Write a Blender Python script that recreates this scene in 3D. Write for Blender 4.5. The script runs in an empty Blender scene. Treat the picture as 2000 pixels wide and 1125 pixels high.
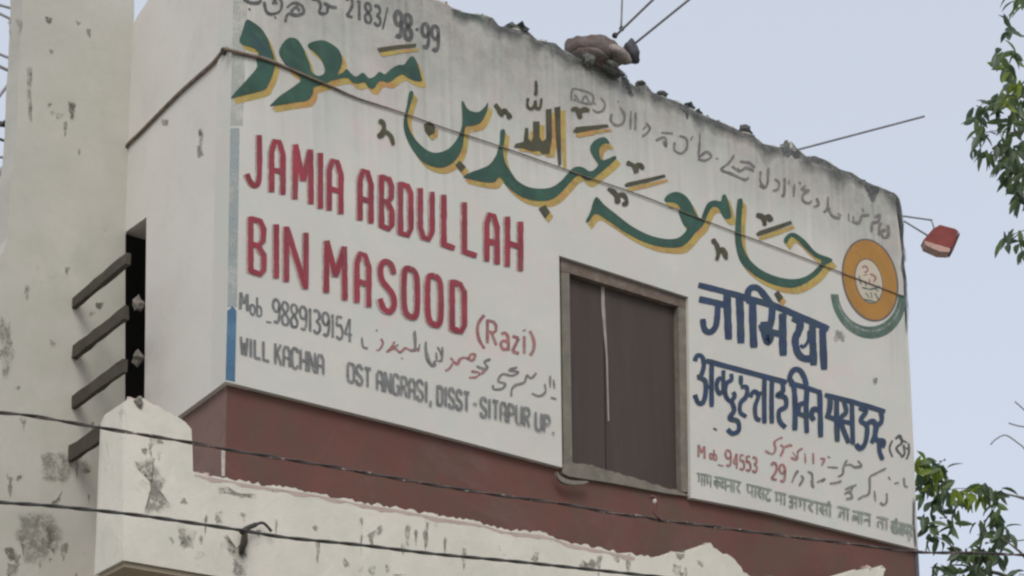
import bpy, bmesh, math, random
from mathutils import Vector, noise
from mathutils.geometry import tessellate_polygon
random.seed(7)
sc = bpy.context.scene
COL = sc.collection
# ---------------------------------------------------------------- camera
F_PX, CX, CY = 3468.0, 1000.0, 1418.6
PITCH, ROLL, YAW = 0.1827, -0.0073, 0.6451
EYE = Vector((0, 0, 1.6))
_r = Vector((1, 0, 0)); _w = Vector((0, math.cos(PITCH), math.sin(PITCH))); _u = _r.cross(_w)
_c, _s = math.cos(ROLL), math.sin(ROLL)
CR = _c * _r + _s * _u; CU = -_s * _r + _c * _u; CW = _w
cam = bpy.data.objects.new('camera', bpy.data.cameras.new('camera')); COL.objects.link(cam)
from mathutils import Matrix
cam.matrix_world = Matrix(((CR.x, CU.x, -CW.x, EYE.x), (CR.y, CU.y, -CW.y, EYE.y), (CR.z, CU.z, -CW.z, EYE.z), (0, 0, 0, 1)))
cam.data.sensor_width = 36; cam.data.lens = F_PX / 2000 * 36
cam.data.shift_y = (CY - 562.5) / 2000; cam.data.clip_end = 5000; cam.data.clip_start = .1
sc.camera = cam
# ---------------------------------------------------------------- world, sun, exposure
SUN_EL, SUN_AZ = math.radians(44), math.radians(180)      # azimuth clockwise from +Y
w = bpy.data.worlds.new('World'); sc.world = w; w.use_nodes = True
nt = w.node_tree; nt.nodes.clear()
sky = nt.nodes.new('ShaderNodeTexSky'); sky.sky_type = 'NISHITA'; sky.sun_disc = False
sky.sun_elevation = SUN_EL; sky.sun_rotation = SUN_AZ
sky.air_density = 1.0; sky.dust_density = 5.0; sky.ozone_density = 1.0
mixn = nt.nodes.new('ShaderNodeMixRGB'); mixn.inputs[0].default_value = .70; mixn.inputs[2].default_value = (5.15, 5.45, 6.05, 1)
bg = nt.nodes.new('ShaderNodeBackground'); bg.inputs[1].default_value = .108
wo = nt.nodes.new('ShaderNodeOutputWorld')
nt.links.new(sky.outputs[0], mixn.inputs[1]); nt.links.new(mixn.outputs[0], bg.inputs[0]); nt.links.new(bg.outputs[0], wo.inputs[0])
sl = bpy.data.lights.new('sun', 'SUN'); sl.energy = .95; sl.angle = math.radians(25); sl.color = (1, .95, .88)
so = bpy.data.objects.new('sun', sl); COL.objects.link(so)
sd = Vector((math.sin(SUN_AZ) * math.cos(SUN_EL), math.cos(SUN_AZ) * math.cos(SUN_EL), math.sin(SUN_EL)))
so.rotation_euler = sd.to_track_quat('Z', 'Y').to_euler(); so.location = (0, -5, 20)
sc.view_settings.view_transform = 'Standard'; sc.view_settings.look = 'None'
sc.view_settings.exposure = .5; sc.view_settings.gamma = 1; sc.view_settings.use_curve_mapping = False
try:
    sc.cycles.filter_width = 2.4
except Exception: pass

# ---------------------------------------------------------------- helpers
def ray(px, py):
    return ((px - CX) / F_PX * CR - (py - CY) / F_PX * CU + CW)
def at(px, py, Y):
    d = ray(px, py); return EYE + d * (Y / d.y)
DF = Vector((math.cos(YAW), math.sin(YAW), 0)); DS = Vector((-math.sin(YAW), math.cos(YAW), 0)); Z = Vector((0, 0, 1))
NF, NS = -DS, -DF                                            # outward normals of front and side faces
class Plane:
    def __init__(s, p, n): s.p, s.n = Vector(p), Vector(n)
    def hit(s, px, py, h=0):
        d = ray(px, py); p = s.p + s.n * h
        return EYE + d * ((p - EYE).dot(s.n) / d.dot(s.n))
C0 = at(440, 745, 11.6)
PF = Plane(C0, NF)                                           # painted front wall
PS = Plane(C0, NS)                                           # its left side
BK = PS.hit(246, 420); PL = Plane(BK, NF)                    # rear left wall, parallel to the front
PB = Plane(C0 - NF * .05, NF); PBS = Plane(C0 - NS * .04, NS)  # maroon wall underneath, a little recessed
PP = Plane(C0 + NF * .45, NF)                                # parapet in front
print('S depth', (BK - C0).length, 'C0', C0, 'right end', PF.hit(1760, 400), PF.hit(1795, 1125))

M = {}
def mat(name, col, rough=.85, var=.12, scale=3.0, bump=.15, bscale=40, col2=None, thr=None, metal=0, trans=0, stretch=None, col3=None, thr3=None, scale3=1.2, wear=None, fade=0):
    m = bpy.data.materials.new(name); m.use_nodes = True; n = m.node_tree; b = n.nodes['Principled BSDF']
    b.inputs['Roughness'].default_value = rough; b.inputs['Metallic'].default_value = metal
    tc = n.nodes.new('ShaderNodeTexCoord'); mp = n.nodes.new('ShaderNodeMapping')
    if stretch: mp.inputs['Scale'].default_value = stretch
    n.links.new(tc.outputs['Object'], mp.inputs[0])
    def tex(s, det=6, rg=.6):
        t = n.nodes.new('ShaderNodeTexNoise'); t.inputs['Scale'].default_value = s; t.inputs['Detail'].default_value = det; t.inputs['Roughness'].default_value = rg
        n.links.new(mp.outputs[0], t.inputs[0]); return t
    def ramp(src, a, b_, ca, cb):
        r = n.nodes.new('ShaderNodeValToRGB'); r.color_ramp.elements[0].position = a; r.color_ramp.elements[1].position = b_
        r.color_ramp.elements[0].color = (*ca, 1); r.color_ramp.elements[1].color = (*cb, 1); n.links.new(src, r.inputs[0]); return r
    def mix(f, a, c, typ='MIX'):
        x = n.nodes.new('ShaderNodeMixRGB'); x.blend_type = typ
        if isinstance(f, float): x.inputs[0].default_value = f
        else: n.links.new(f, x.inputs[0])
        n.links.new(a, x.inputs[1]); n.links.new(c, x.inputs[2]); return x
    lo = tuple(c * (1 - var) for c in col); hi = tuple(min(1, c * (1 + var)) for c in col)
    cur = ramp(tex(scale).outputs[0], .3, .7, lo, hi).outputs[0]
    if col2:
        f = ramp(tex(scale * 1.7, 8, .7).outputs[0], thr[0], thr[1], (0, 0, 0), (1, 1, 1)).outputs[0]
        r2 = n.nodes.new('ShaderNodeRGB'); r2.outputs[0].default_value = (*col2, 1)
        cur = mix(f, cur, r2.outputs[0]).outputs[0]
    if col3:
        t = tex(scale3, 10, .75); t.inputs['Distortion'].default_value = .6
        f = ramp(t.outputs[0], thr3[0], thr3[1], (0, 0, 0), (1, 1, 1)).outputs[0]
        r2 = n.nodes.new('ShaderNodeRGB'); r2.outputs[0].default_value = (*col3, 1)
        cur = mix(f, cur, r2.outputs[0]).outputs[0]
    n.links.new(cur, b.inputs['Base Color'])
    if bump:
        bp = n.nodes.new('ShaderNodeBump'); bp.inputs['Strength'].default_value = bump; bp.inputs['Distance'].default_value = .01
        n.links.new(tex(bscale, 8, .7).outputs[0], bp.inputs['Height']); n.links.new(bp.outputs[0], b.inputs['Normal'])
    if wear or fade:
        al = None
        if wear:
            al = ramp(tex(wear[2], 10, .8).outputs[0], wear[0], wear[1], (1, 1, 1), (wear[3],) * 3).outputs[0]
        if fade:
            at_ = n.nodes.new('ShaderNodeAttribute'); at_.attribute_name = 'fade'
            mt = n.nodes.new('ShaderNodeMath'); mt.operation = 'MULTIPLY_ADD'
            nz = ramp(tex(11 if name != 'top_wash' else 3, 10, .8).outputs[0], *((.44, .56) if name.startswith('stain') else (.32, .68)), (-.35,) * 3 if 0 else (0, 0, 0), (1, 1, 1)).outputs[0]
            m1 = n.nodes.new('ShaderNodeMath'); m1.operation = 'ADD'; m1.use_clamp = False; m1.inputs[1].default_value = .12 if name.startswith('stain') else .3; n.links.new(nz, m1.inputs[0])
            m2 = n.nodes.new('ShaderNodeMath'); m2.operation = 'MULTIPLY'; n.links.new(m1.outputs[0], m2.inputs[0]); n.links.new(at_.outputs['Fac'], m2.inputs[1]); m2.use_clamp = True
            m3 = n.nodes.new('ShaderNodeMath'); m3.operation = 'MULTIPLY'; n.links.new(m2.outputs[0], m3.inputs[0]); m3.inputs[1].default_value = fade
            al = m3.outputs[0]
        n.links.new(al, b.inputs['Alpha'])
    if trans:
        b.inputs['Transmission Weight'].default_value = 0
        t = n.nodes.new('ShaderNodeBsdfTranslucent'); ad = n.nodes.new('ShaderNodeMixShader'); ad.inputs[0].default_value = trans
        n.links.new(cur, t.inputs[0]); n.links.new(b.outputs[0], ad.inputs[1]); n.links.new(t.outputs[0], ad.inputs[2])
        n.links.new(ad.outputs[0], n.nodes['Material Output'].inputs[0])
    M[name] = m; return m
mat('wall_white', (0.544, 0.531, 0.498), var=.05, scale=1.6, bump=.35, bscale=9, col2=(0.514, 0.536, 0.496), thr=(.42, .62), col3=(0.568, 0.511, 0.484), thr3=(.55, .66), scale3=1.9)
mat('side_white', (0.583, 0.568, 0.533), var=.05, scale=1.0, bump=.4, bscale=6, col2=(0.483, 0.476, 0.449), thr=(.52, .85))
mat('old_white', (0.452, 0.449, 0.407), var=.08, scale=1.4, bump=.6, bscale=7, col2=(0.409, 0.414, 0.361), thr=(.42, .68), col3=(0.319, 0.309, 0.252), thr3=(.62, .74), scale3=2.6)
mat('parapet_white', (0.619, 0.6, 0.53), var=.07, scale=1.6, bump=.7, bscale=10, col2=(0.552, 0.549, 0.476), thr=(.45, .65), col3=(0.4, 0.382, 0.318), thr3=(.60, .70), scale3=4.2)
mat('maroon', (0.129, 0.0525, 0.0432), var=.14, scale=1.6, bump=.4, bscale=14, col2=(0.0978, 0.0634, 0.0456), thr=(.42, .66), col3=(0.138, 0.0756, 0.0696), thr3=(.55, .7), scale3=1.1)
mat('maroon_side', (0.17, 0.106, 0.0935), var=.10, scale=2, bump=.3, bscale=14, col2=(0.119, 0.068, 0.0595), thr=(.5, .8))
mat('moss_stone', (.15, .155, .14), var=.4, scale=14, bump=.8, bscale=40, col2=(.07, .08, .075), thr=(.4, .65))
mat('dark_stone', (.06, .063, .065), var=.4, scale=14, bump=.8, bscale=40)
mat('pale_stone', (0.189, 0.171, 0.153), var=.2, scale=14, bump=.8, bscale=40)
mat('grime', (.125, .135, .13), var=.35, scale=9, bump=.5, col2=(.07, .08, .08), thr=(.42, .6), fade=1.0)
mat('green_grime', (.19, .27, .225), var=.25, scale=8, bump=.5, fade=.95)
mat('soffit', (.29, .25, .18), var=.12, scale=2)
mat('frame_wood', (0.136, 0.104, 0.084), var=.2, scale=6, bump=.5, bscale=30, col2=(0.208, 0.192, 0.16), thr=(.5, .7))
mat('jamb_grey', (0.162, 0.149, 0.123), var=.2, scale=6, bump=.5, bscale=30, col2=(0.238, 0.221, 0.178), thr=(.5, .75))
mat('shutter', (0.0546, 0.0401, 0.0356), var=.15, scale=2.5, bump=.2, bscale=20, rough=.75, stretch=(3.5, 3.5, .35), col2=(0.0451, 0.0389, 0.0276), thr=(.45, .7))
mat('streak', (.30, .27, .25), var=.2, scale=9)
mat('bar_dark', (.052, .046, .033), var=.25, scale=8, bump=.5, bscale=40)
mat('dark_room', (.02, .018, .016), var=.1)  # near-black colour stands in for the darkness of unlit rooms
mat('jamb_brown', (.04, .028, .024), var=.4, scale=9, bump=.6)
mat('wire_black', (.035, .035, .032), rough=.6, var=.2, scale=20, bump=0)
mat('wire_grey', (.24, .24, .25), rough=.7, var=.2, scale=20, bump=0)
mat('wire_pale', (.44, .40, .37), rough=.7, var=.3, scale=20, bump=0)
mat('wire_maroon', (.10, .035, .03), rough=.7, var=.3, scale=20, bump=0)
mat('cable_brown', (.16, .125, .10), rough=.8, var=.45, scale=10, bump=.3, col2=(.28, .25, .22), thr=(.5, .7))
mat('paint_green', (0.0225, 0.0731, 0.0511), rough=.65, var=.3, scale=5, bump=.1, col2=(0.04, 0.109, 0.0748), thr=(.5, .75), col3=(0.0224, 0.0472, 0.0748), thr3=(.58, .7), scale3=3, wear=(0.6, 0.72, 9, 0.55))
mat('paint_yellow', (0.403, 0.307, 0.0847), rough=.7, var=.12, scale=4, bump=.1, col2=(0.419, 0.224, 0.0808), thr=(.48, .62), col3=(0.379, 0.356, 0.226), thr3=(.6, .7), scale3=6, wear=(0.5, 0.7, 7, 0.35))
mat('paint_olive', (0.0595, 0.0578, 0.0315), rough=.7, var=.3, scale=6, bump=.1, wear=(0.55, 0.7, 8, 0.5))
mat('paint_red', (0.248, 0.0279, 0.0442), rough=.65, var=.25, scale=7, bump=.1, col2=(0.199, 0.062, 0.0714), thr=(.5, .72), stretch=(1, 1, .35), col3=(0.373, 0.149, 0.17), thr3=(.63, .74), scale3=9, wear=(0.54, 0.7, 8, 0.35))
mat('paint_rose', (0.442, 0.325, 0.311), rough=.75, var=.08, scale=7, bump=.1, wear=(0.42, 0.62, 8, 0.15))
mat('paint_grey', (0.14, 0.149, 0.153), rough=.8, var=.25, scale=9, bump=.1, col2=(0.23, 0.238, 0.242), thr=(.42, .72), col3=(0.0723, 0.085, 0.0765), thr3=(.58, .68), scale3=6, wear=(0.46, 0.66, 10, 0.3))
mat('paint_urdu', (0.164, 0.156, 0.152), rough=.8, var=.25, scale=9, bump=.1, col2=(0.242, 0.238, 0.23), thr=(.45, .7), wear=(0.48, 0.68, 10, 0.35))
mat('paint_slate', (0.085, 0.0935, 0.0935), rough=.8, var=.3, scale=9, bump=.1, col2=(0.17, 0.17, 0.17), thr=(.5, .7), wear=(0.5, 0.7, 9, 0.5))
mat('paint_sage', (0.204, 0.242, 0.217), rough=.8, var=.25, scale=9, bump=.1, col2=(0.281, 0.297, 0.281), thr=(.45, .7), wear=(0.44, 0.66, 10, 0.25))
mat('paint_navy', (0.0202, 0.0413, 0.101), rough=.65, var=.35, scale=6, bump=.1, col2=(0.0252, 0.0537, 0.078), thr=(.45, .6), col3=(0.036, 0.0372, 0.11), thr3=(.58, .66), scale3=4, wear=(0.6, 0.74, 8, 0.5))
mat('paint_red_faded', (0.306, 0.128, 0.128), rough=.8, var=.25, scale=9, bump=.1, col2=(0.357, 0.23, 0.221), thr=(.45, .7), wear=(0.46, 0.66, 10, 0.3))
mat('paint_orange', (0.358, 0.179, 0.036), rough=.7, var=.1, scale=4, bump=.1, col2=(0.296, 0.17, 0.04), thr=(.5, .7), wear=(0.6, 0.75, 8, 0.6))
mat('paint_ring', (.13, .105, .09), rough=.7, var=.25, scale=9, bump=.1)
mat('paint_emblem_green', (0.0714, 0.126, 0.101), rough=.7, var=.2, scale=5, bump=.1, col2=(0.143, 0.202, 0.168), thr=(.5, .68), wear=(0.5, 0.7, 8, 0.4))
mat('paint_pink', (0.475, 0.431, 0.348), rough=.8, var=.08, scale=6, bump=.1)
mat('paint_blue', (0.0595, 0.143, 0.247), rough=.7, var=.2, scale=4, bump=.1, col2=(0.105, 0.225, 0.315), thr=(.5, .7), wear=(0.58, 0.72, 9, 0.4))
mat('paint_paleblue', (0.306, 0.383, 0.416), rough=.8, var=.1, scale=3, bump=.1, col2=(0.357, 0.391, 0.374), thr=(.42, .65), wear=(0.35, 0.62, 4, 0.15))
mat('paint_mint', (0.387, 0.446, 0.407), rough=.8, var=.06, scale=3, bump=.1, col2=(0.446, 0.455, 0.426), thr=(.42, .65), wear=(0.3, 0.6, 4, 0.1))
mat('stain_grey', (.22, .22, .19), rough=.9, var=.2, scale=14, bump=.5, col2=(.3, .295, .26), thr=(.45, .6), fade=.70)
mat('stain_dark', (0.136, 0.136, 0.111), rough=.9, var=.3, scale=12, bump=.4, fade=.85)
mat('top_wash', (.205, .205, .19), rough=.9, var=.1, scale=3, bump=0, fade=.56)  # translucent darker tone over the top of the sign wall
mat('wire_mix', (.075, .05, .045), rough=.7, var=.3, scale=20, bump=0, col2=(.42, .38, .36), thr=(.57, .62))
mat('bright_plaster', (.60, .56, .50), rough=.9, var=.1, scale=9, bump=.5)
mat('pink_plaster', (0.44, 0.352, 0.326), rough=.9, var=.15, scale=9, bump=.6)
mat('bundle_brown', (.125, .108, .10), var=.3, scale=9, bump=1.0, bscale=22, col2=(.10, .068, .058), thr=(.45, .6))
mat('bundle_beige', (.27, .24, .22), var=.25, scale=9, bump=.9, bscale=22, col2=(.15, .13, .12), thr=(.5, .65))
mat('bundle_blue', (.075, .075, .09), var=.2, scale=9, bump=.8, bscale=25)
mat('box_red', (.20, .045, .04), var=.2, scale=8, bump=.3)
mat('box_pale', (.45, .30, .26), var=.2, scale=20, bump=.3)
mat('box_dark', (.09, .04, .045), var=.2, scale=8, bump=.3)
mat('rod_grey', (.22, .24, .26), var=.2, scale=20, bump=0)
mat('leaf_dark', (0.0941, 0.144, 0.0815), rough=.45, var=.4, scale=3, bump=0, trans=.35)  # raised, greyed leaf colour has the haze mixed into it
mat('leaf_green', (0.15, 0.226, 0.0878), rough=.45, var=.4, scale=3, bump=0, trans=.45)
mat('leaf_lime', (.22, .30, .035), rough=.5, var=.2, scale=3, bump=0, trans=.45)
mat('bark', (.12, .11, .095), var=.3, scale=10, bump=.6)
mat('ground', (.34, .31, .26), var=.2, scale=.6, bump=.5, bscale=6)
mat('road', (.06, .06, .06), var=.2, scale=2, bump=.4, bscale=60)
mat('house_wall', (.42, .36, .33), var=.1, scale=1.5)
mat('house_trim', (.36, .36, .27), var=.1, scale=2)
mat('beam_brown', (.09, .055, .04), var=.2, scale=4)
mat('pole_concrete', (.33, .32, .30), var=.15, scale=5)

def link(name, me, m, parent=None, label=None):
    o = bpy.data.objects.new(name, me); COL.objects.link(o)
    for x in (m if isinstance(m, (list, tuple)) else [m]):
        if x: me.materials.append(M[x])
    if parent:
        o.parent = parent
        base = Vector((0, 0, 0)); q = parent
        while q: base += q.location; q = q.parent
        o.location = -base
    if label: o['label'] = label
    return o
def thing(name, label, cat, loc, group=None):
    o = bpy.data.objects.new(name, None); COL.objects.link(o); o.location = loc; o.empty_display_size = .2
    o['label'] = label; o['category'] = cat
    if group: o['group'] = group
    return o
def tag(o, label, cat, group=None):
    o['label'] = label; o['category'] = cat
    if group: o['group'] = group
    return o
def struct(o): o['kind'] = 'structure'; return o
def mesh(vs, fs, smooth=False):
    me = bpy.data.meshes.new('m'); me.from_pydata([tuple(v) for v in vs], [], fs); me.update()
    bm = bmesh.new(); bm.from_mesh(me); bmesh.ops.recalc_face_normals(bm, faces=bm.faces); bm.to_mesh(me); bm.free()
    if smooth:
        for p in me.polygons: p.use_smooth = True
    return me
def prism(loops, n, t):
    """solid from coplanar 3-D loops (outer, holes...), pushed back by t along -n"""
    vs = [v for l in loops for v in l]; k = len(vs)
    tri = tessellate_polygon([[tuple(v) for v in l] for l in loops])
    V2 = vs + [v - n * t for v in vs]
    fs = [tuple(x) for x in tri] + [tuple(i + k for i in reversed(x)) for x in tri]
    b = 0
    for l in loops:
        m_ = len(l)
        for i in range(m_): j = (i + 1) % m_; fs.append((b + i, b + j, b + j + k, b + i + k))
        b += m_
    return mesh(V2, fs)
def rag(pts, amp, step, seed=0, closed=False):
    """add ragged points (px) along an open px polyline"""
    rnd = random.Random(seed); out = []
    for (a, b) in zip(pts, pts[1:]):
        L = math.dist(a, b); n_ = max(1, int(L / step))
        for i in range(n_):
            f = i / n_; j = rnd.uniform(-amp, amp) if i else 0
            out.append((a[0] + (b[0] - a[0]) * f, a[1] + (b[1] - a[1]) * f + j))
    out.append(pts[-1]); return out
def wallpx(name, plane, loops, t, m, parent, label=None):
    return link(name, prism([[plane.hit(*p) for p in l] for l in loops], plane.n, t), m, parent, label)
def box3(c, ax, ay, az):
    vs = [c + ax * i + ay * j + az * k for i in (-1, 1) for j in (-1, 1) for k in (-1, 1)]
    return vs, [(0, 1, 3, 2), (4, 6, 7, 5), (0, 4, 5, 1), (2, 3, 7, 6), (0, 2, 6, 4), (1, 5, 7, 3)]
def tube(pts, rad, seg=8, closed_ends=True):
    vs, fs = [], []
    pts = [Vector(p) for p in pts]
    if not isinstance(rad, (list, tuple)): rad = [rad] * len(pts)
    up = None
    for i, p in enumerate(pts):
        d = (pts[min(i + 1, len(pts) - 1)] - pts[max(i - 1, 0)]).normalized()
        if up is None: up = Vector((0, 0, 1)) if abs(d.z) < .9 else Vector((1, 0, 0))
        a = d.cross(up).normalized(); b = a.cross(d).normalized(); up = b
        for k in range(seg):
            t = 2 * math.pi * k / seg; vs.append(p + (a * math.cos(t) + b * math.sin(t)) * rad[i])
    n = len(pts)
    for i in range(n - 1):
        for k in range(seg):
            fs.append((i * seg + k, i * seg + (k + 1) % seg, (i + 1) * seg + (k + 1) % seg, (i + 1) * seg + k))
    if closed_ends: fs.append(tuple(range(seg))[::-1]); fs.append(tuple((n - 1) * seg + k for k in range(seg)))
    return vs, fs
def join(parts):
    V_, F_ = [], []
    for vs, fs in parts:
        b = len(V_); V_ += list(vs); F_ += [tuple(i + b for i in f) for f in fs]
    return V_, F_
def smooth(pts, n=6, closed=False):
    pts = [tuple(p) for p in pts]; N = len(pts); out = []
    if N < 3: return pts
    rng = range(N) if closed else range(N - 1)
    for i in rng:
        g = (lambda k: pts[k % N]) if closed else (lambda k: pts[max(0, min(N - 1, k))])
        p0, p1, p2, p3 = g(i - 1), g(i), g(i + 1), g(i + 2)
        for j in range(n):
            t = j / n; t2, t3 = t * t, t * t * t
            out.append(tuple(.5 * (2 * b + (c - a) * t + (2 * a - 5 * b + 4 * c - d) * t2 + (3 * b - a - 3 * c + d) * t3) for a, b, c, d in zip(p0, p1, p2, p3)))
    if not closed: out.append(pts[-1])
    return out

# ---- paint on a wall plane: every stroke a thin skin of its own, a hair above the one before
class Paint:
    def __init__(s, plane, h0): s.plane, s.h, s.V, s.F, s.cuts = plane, h0, [], [], []
    def up(s): s.h += .00012
    def cut(s, label=None): s.cuts.append((len(s.V), len(s.F), label))
    def poly(s, pts):
        s.up(); b = len(s.V); q = [s.plane.hit(x, y, s.h) for x, y in pts]
        tri = tessellate_polygon([[tuple(v) for v in q]]); s.V += q; s.F += [tuple(i + b for i in t) for t in tri]
    def stroke(s, pts, wd, sm=True, wob=.0, taper=False, cap=.6):
        if sm and len(pts) > 2: pts = smooth(pts, 5)
        else:                                    # subdivide straight runs so brush edges can wander
            o = []
            for a, b in zip(pts, pts[1:]):
                n = max(1, int(math.dist(a, b) / 8))
                o += [(a[0] + (b[0] - a[0]) * i / n, a[1] + (b[1] - a[1]) * i / n) for i in range(n)]
            pts = o + [pts[-1]]
        s.up(); n = len(pts); b = len(s.V); L = []
        for i, p in enumerate(pts):
            a, c = pts[max(0, i - 1)], pts[min(n - 1, i + 1)]
            dx, dy = c[0] - a[0], c[1] - a[1]; l = math.hypot(dx, dy) or 1; nx, ny = -dy / l, dx / l
            ww = wd[min(len(wd) - 1, int(i * len(wd) / n))] if isinstance(wd, (list, tuple)) else wd
            k = ww / 2 * (1 + wob * noise.noise(Vector((p[0] * .12, p[1] * .12, s.h * 900))))
            if taper: k *= .35 + .65 * math.sin(math.pi * (i + .5) / n) ** .6
            if i in (0, n - 1): k *= cap
            L.append(((p[0] + nx * k, p[1] + ny * k), (p[0] - nx * k, p[1] - ny * k)))
        for l_, r_ in L: s.V.append(s.plane.hit(*l_, s.h)); s.V.append(s.plane.hit(*r_, s.h))
        for i in range(n - 1): s.F.append((b + 2 * i, b + 2 * i + 1, b + 2 * i + 3, b + 2 * i + 2))
    def ellipse(s, cx, cy, rx, ry, tilt=0, hole=None, a0=0, a1=360, n=64):
        s.up(); b = len(s.V)
        T = math.radians(tilt); ct, st = math.cos(T), math.sin(T)
        def pt(a, fx, fy, ox=0, oy=0):
            x, y = fx * math.cos(a), fy * math.sin(a); return (cx + ox + x * ct - y * st, cy + oy + x * st + y * ct)
        A = [math.radians(a0 + (a1 - a0) * i / n) for i in range(n + 1)]
        for a in A:
            s.V.append(s.plane.hit(*pt(a, rx, ry), s.h))
            s.V.append(s.plane.hit(*pt(a, *(hole or (0, 0))), s.h))
        for i in range(n): s.F.append((b + 2 * i, b + 2 * i + 1, b + 2 * i + 3, b + 2 * i + 2))
    def done(s, name, m, parent, label=None):
        if s.cuts:
            v0 = f0 = 0; o = None
            for v1, f1, lb in s.cuts:
                if f1 > f0:
                    me = bpy.data.meshes.new('m'); me.from_pydata([tuple(v) for v in s.V[v0:v1]], [], [tuple(i - v0 for i in f) for f in s.F[f0:f1]]); me.update()
                    o = link(name, me, m, parent, lb)
                v0, f0 = v1, f1
            return o
        me = bpy.data.meshes.new('m'); me.from_pydata([tuple(v) for v in s.V], [], s.F); me.update()
        return link(name, me, m, parent, label)
def Zm(ox, oy, k): return lambda pts: [(ox + x / k, oy + y / k) for x, y in pts]
zA, zB, zC, zD = Zm(440, 0, 3.75), Zm(760, 130, 3.408), Zm(1100, 150, 3.215), Zm(1360, 300, 2.8136)
zE, zG, zH = Zm(440, 240, 2.558), Zm(440, 560, 3.75), Zm(760, 600, 3.75)
zI, zJ, zK = Zm(1340, 540, 3.75), Zm(1340, 680, 2.813), Zm(1340, 850, 4.348)
zT = Zm(1350, 200, 4.018)

# ================================================================ ground and setting
g = mesh([(-3000, -3000, 0), (3000, -3000, 0), (3000, 3000, 0), (-3000, 3000, 0)], [(0, 1, 2, 3)])
struct(link('ground', g, 'ground'))
rc = C0 + NF * 7; rc.z = .004
rd = mesh([rc - DF * 60 - NF * 3, rc + DF * 60 - NF * 3, rc + DF * 60 + NF * 3, rc - DF * 60 + NF * 3], [(0, 1, 2, 3)])
struct(link('road', rd, 'road'))

# ================================================================ the building
bld = thing('painted_building', 'whitewashed upper-storey building with painted school sign over a maroon lower wall', 'building', (C0.x, C0.y, 0))
# ragged roofline of the front wall (pixels of the photo, projected on the wall plane)
TOP = [(456, -170), (600, -118), (740, -52), (830, -14), (868, 2), (880, 14), (905, 24), (938, 28), (962, 34), (975, 50), (1000, 55), (1032, 62),
       (1050, 78), (1085, 84), (1102, 99), (1135, 116), (1180, 135), (1212, 143), (1222, 158), (1245, 170), (1262, 165), (1275, 180), (1300, 190),
       (1318, 196), (1345, 210), (1368, 222), (1392, 232), (1420, 243), (1450, 257), (1468, 262), (1490, 280), (1520, 287), (1535, 284), (1545, 275),
       (1560, 293), (1575, 305), (1592, 304), (1612, 312), (1640, 330), (1662, 336), (1680, 348), (1700, 358), (1725, 368), (1746, 376), (1756, 386), (1760, 402), (1764, 440)]
TOPR = rag(TOP, 2.6, 6, 3)
RIGHT = [(1768, 560), (1776, 700), (1784, 860), (1789, 985), (1793, 1073)]
WIN = [(1092, 500), (1340, 578), (1349, 970), (1103, 918)]
outer = [(440, 747)] + [(444, 560), (449, 300), (455, 0)] + TOPR + RIGHT + [(1500, 998.5), (1349, 966.5), (1343, 972), (1103, 922), (1096, 905), (800, 834)]
outer = [(440, 745), (444, 560), (449, 300), (455, 0)] + TOPR + RIGHT + [(1500, 1000.5), (1349.5, 972), (1344, 580), (1092, 499), (1098, 913), (800, 834)]
# window opening reaches the bottom edge of the wall, so it is a notch in the outline
fw = wallpx('front_wall', PF, [outer], .22, 'wall_white', bld)
# side wall with the tall slot notch at its rear end
STOP = rag([(455, -170), (380, -105), (330, -60), (300, -22), (288, 2), (280, 14), (272, 26), (262, 44), (246, 62)], 2, 8, 5)
side = STOP + [(243, 300), (241, 456), (286, 424), (281, 880)] + [(345, 815), (400, 775)]
side_w = wallpx('side_wall', PS, [[(440, 745), (444, 560), (449, 300), (455, 0)] + side], .20, 'side_white', bld)
# hidden walls and roof so the room is a closed box
depth = (BK - C0).length
FR = PF.hit(1793, 1073); FRt = PF.hit(1760, 402)
topz = min(PF.hit(456, -170).z, PF.hit(1760, 402).z) - .35
botz = C0.z
R0 = Vector((FR.x, FR.y, 0))
def quad_prism(name, a, b, z0, z1, n, t, m, parent=bld):
    a, b = Vector(a), Vector(b)
    return link(name, prism([[Vector((a.x, a.y, z0)), Vector((b.x, b.y, z0)), Vector((b.x, b.y, z1)), Vector((a.x, a.y, z1))]], n, t), m, parent)
Rin = R0 - DF * .003 - NF * .225
quad_prism('rear_wall', C0 + DS * (depth + .26) + DF * .25, R0 + DS * (depth + .26) - DF * .2, botz - .1, topz + .3, DS, .2, 'old_white')
quad_prism('slot_dark_sheet', C0 + DS * (depth + .03) + DF * .015, C0 + DS * (depth + .03) + DF * 2.2, botz - .05, topz - .2, NF, .03, 'dark_room')  # added near-black sheet that darkens the slot, not a wall of the room
quad_prism('right_wall', Rin - DF * .08, Rin - DF * .08 + DS * (depth - .05), botz - .1, topz + .2, DF, .2, 'old_white')
roof = prism([[Vector((p.x, p.y, topz)) for p in (C0 + DF * .22 - NF * .23, R0 - DF * .32 - NF * .23, R0 - DF * .32 + DS * (depth), C0 + DF * .22 + DS * depth)]], Z, .15)
link('roof_slab', roof, 'old_white', bld)
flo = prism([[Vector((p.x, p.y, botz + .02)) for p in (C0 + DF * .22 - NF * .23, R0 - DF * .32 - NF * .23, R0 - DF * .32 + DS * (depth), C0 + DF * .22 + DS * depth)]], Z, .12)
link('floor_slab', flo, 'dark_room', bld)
# rear left wall
LL = [(44, -60), (44, 0), (39, 110), (36, 150), (33, 240), (29, 295), (20, 350), (18, 400), (15, 465), (6, 492), (-8, 512), (-60, 560), (-160, 700), (-160, 1500)]
LWALL = [(256, -60)] + LL + [(245, 1500)] 
lw = wallpx('rear_left_wall', PL, [[(262, -60)] + LL + [(262, 1500), (262, 890), (244, 880), (245, 458), (262, 446)]], .25, 'old_white', bld)
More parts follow.
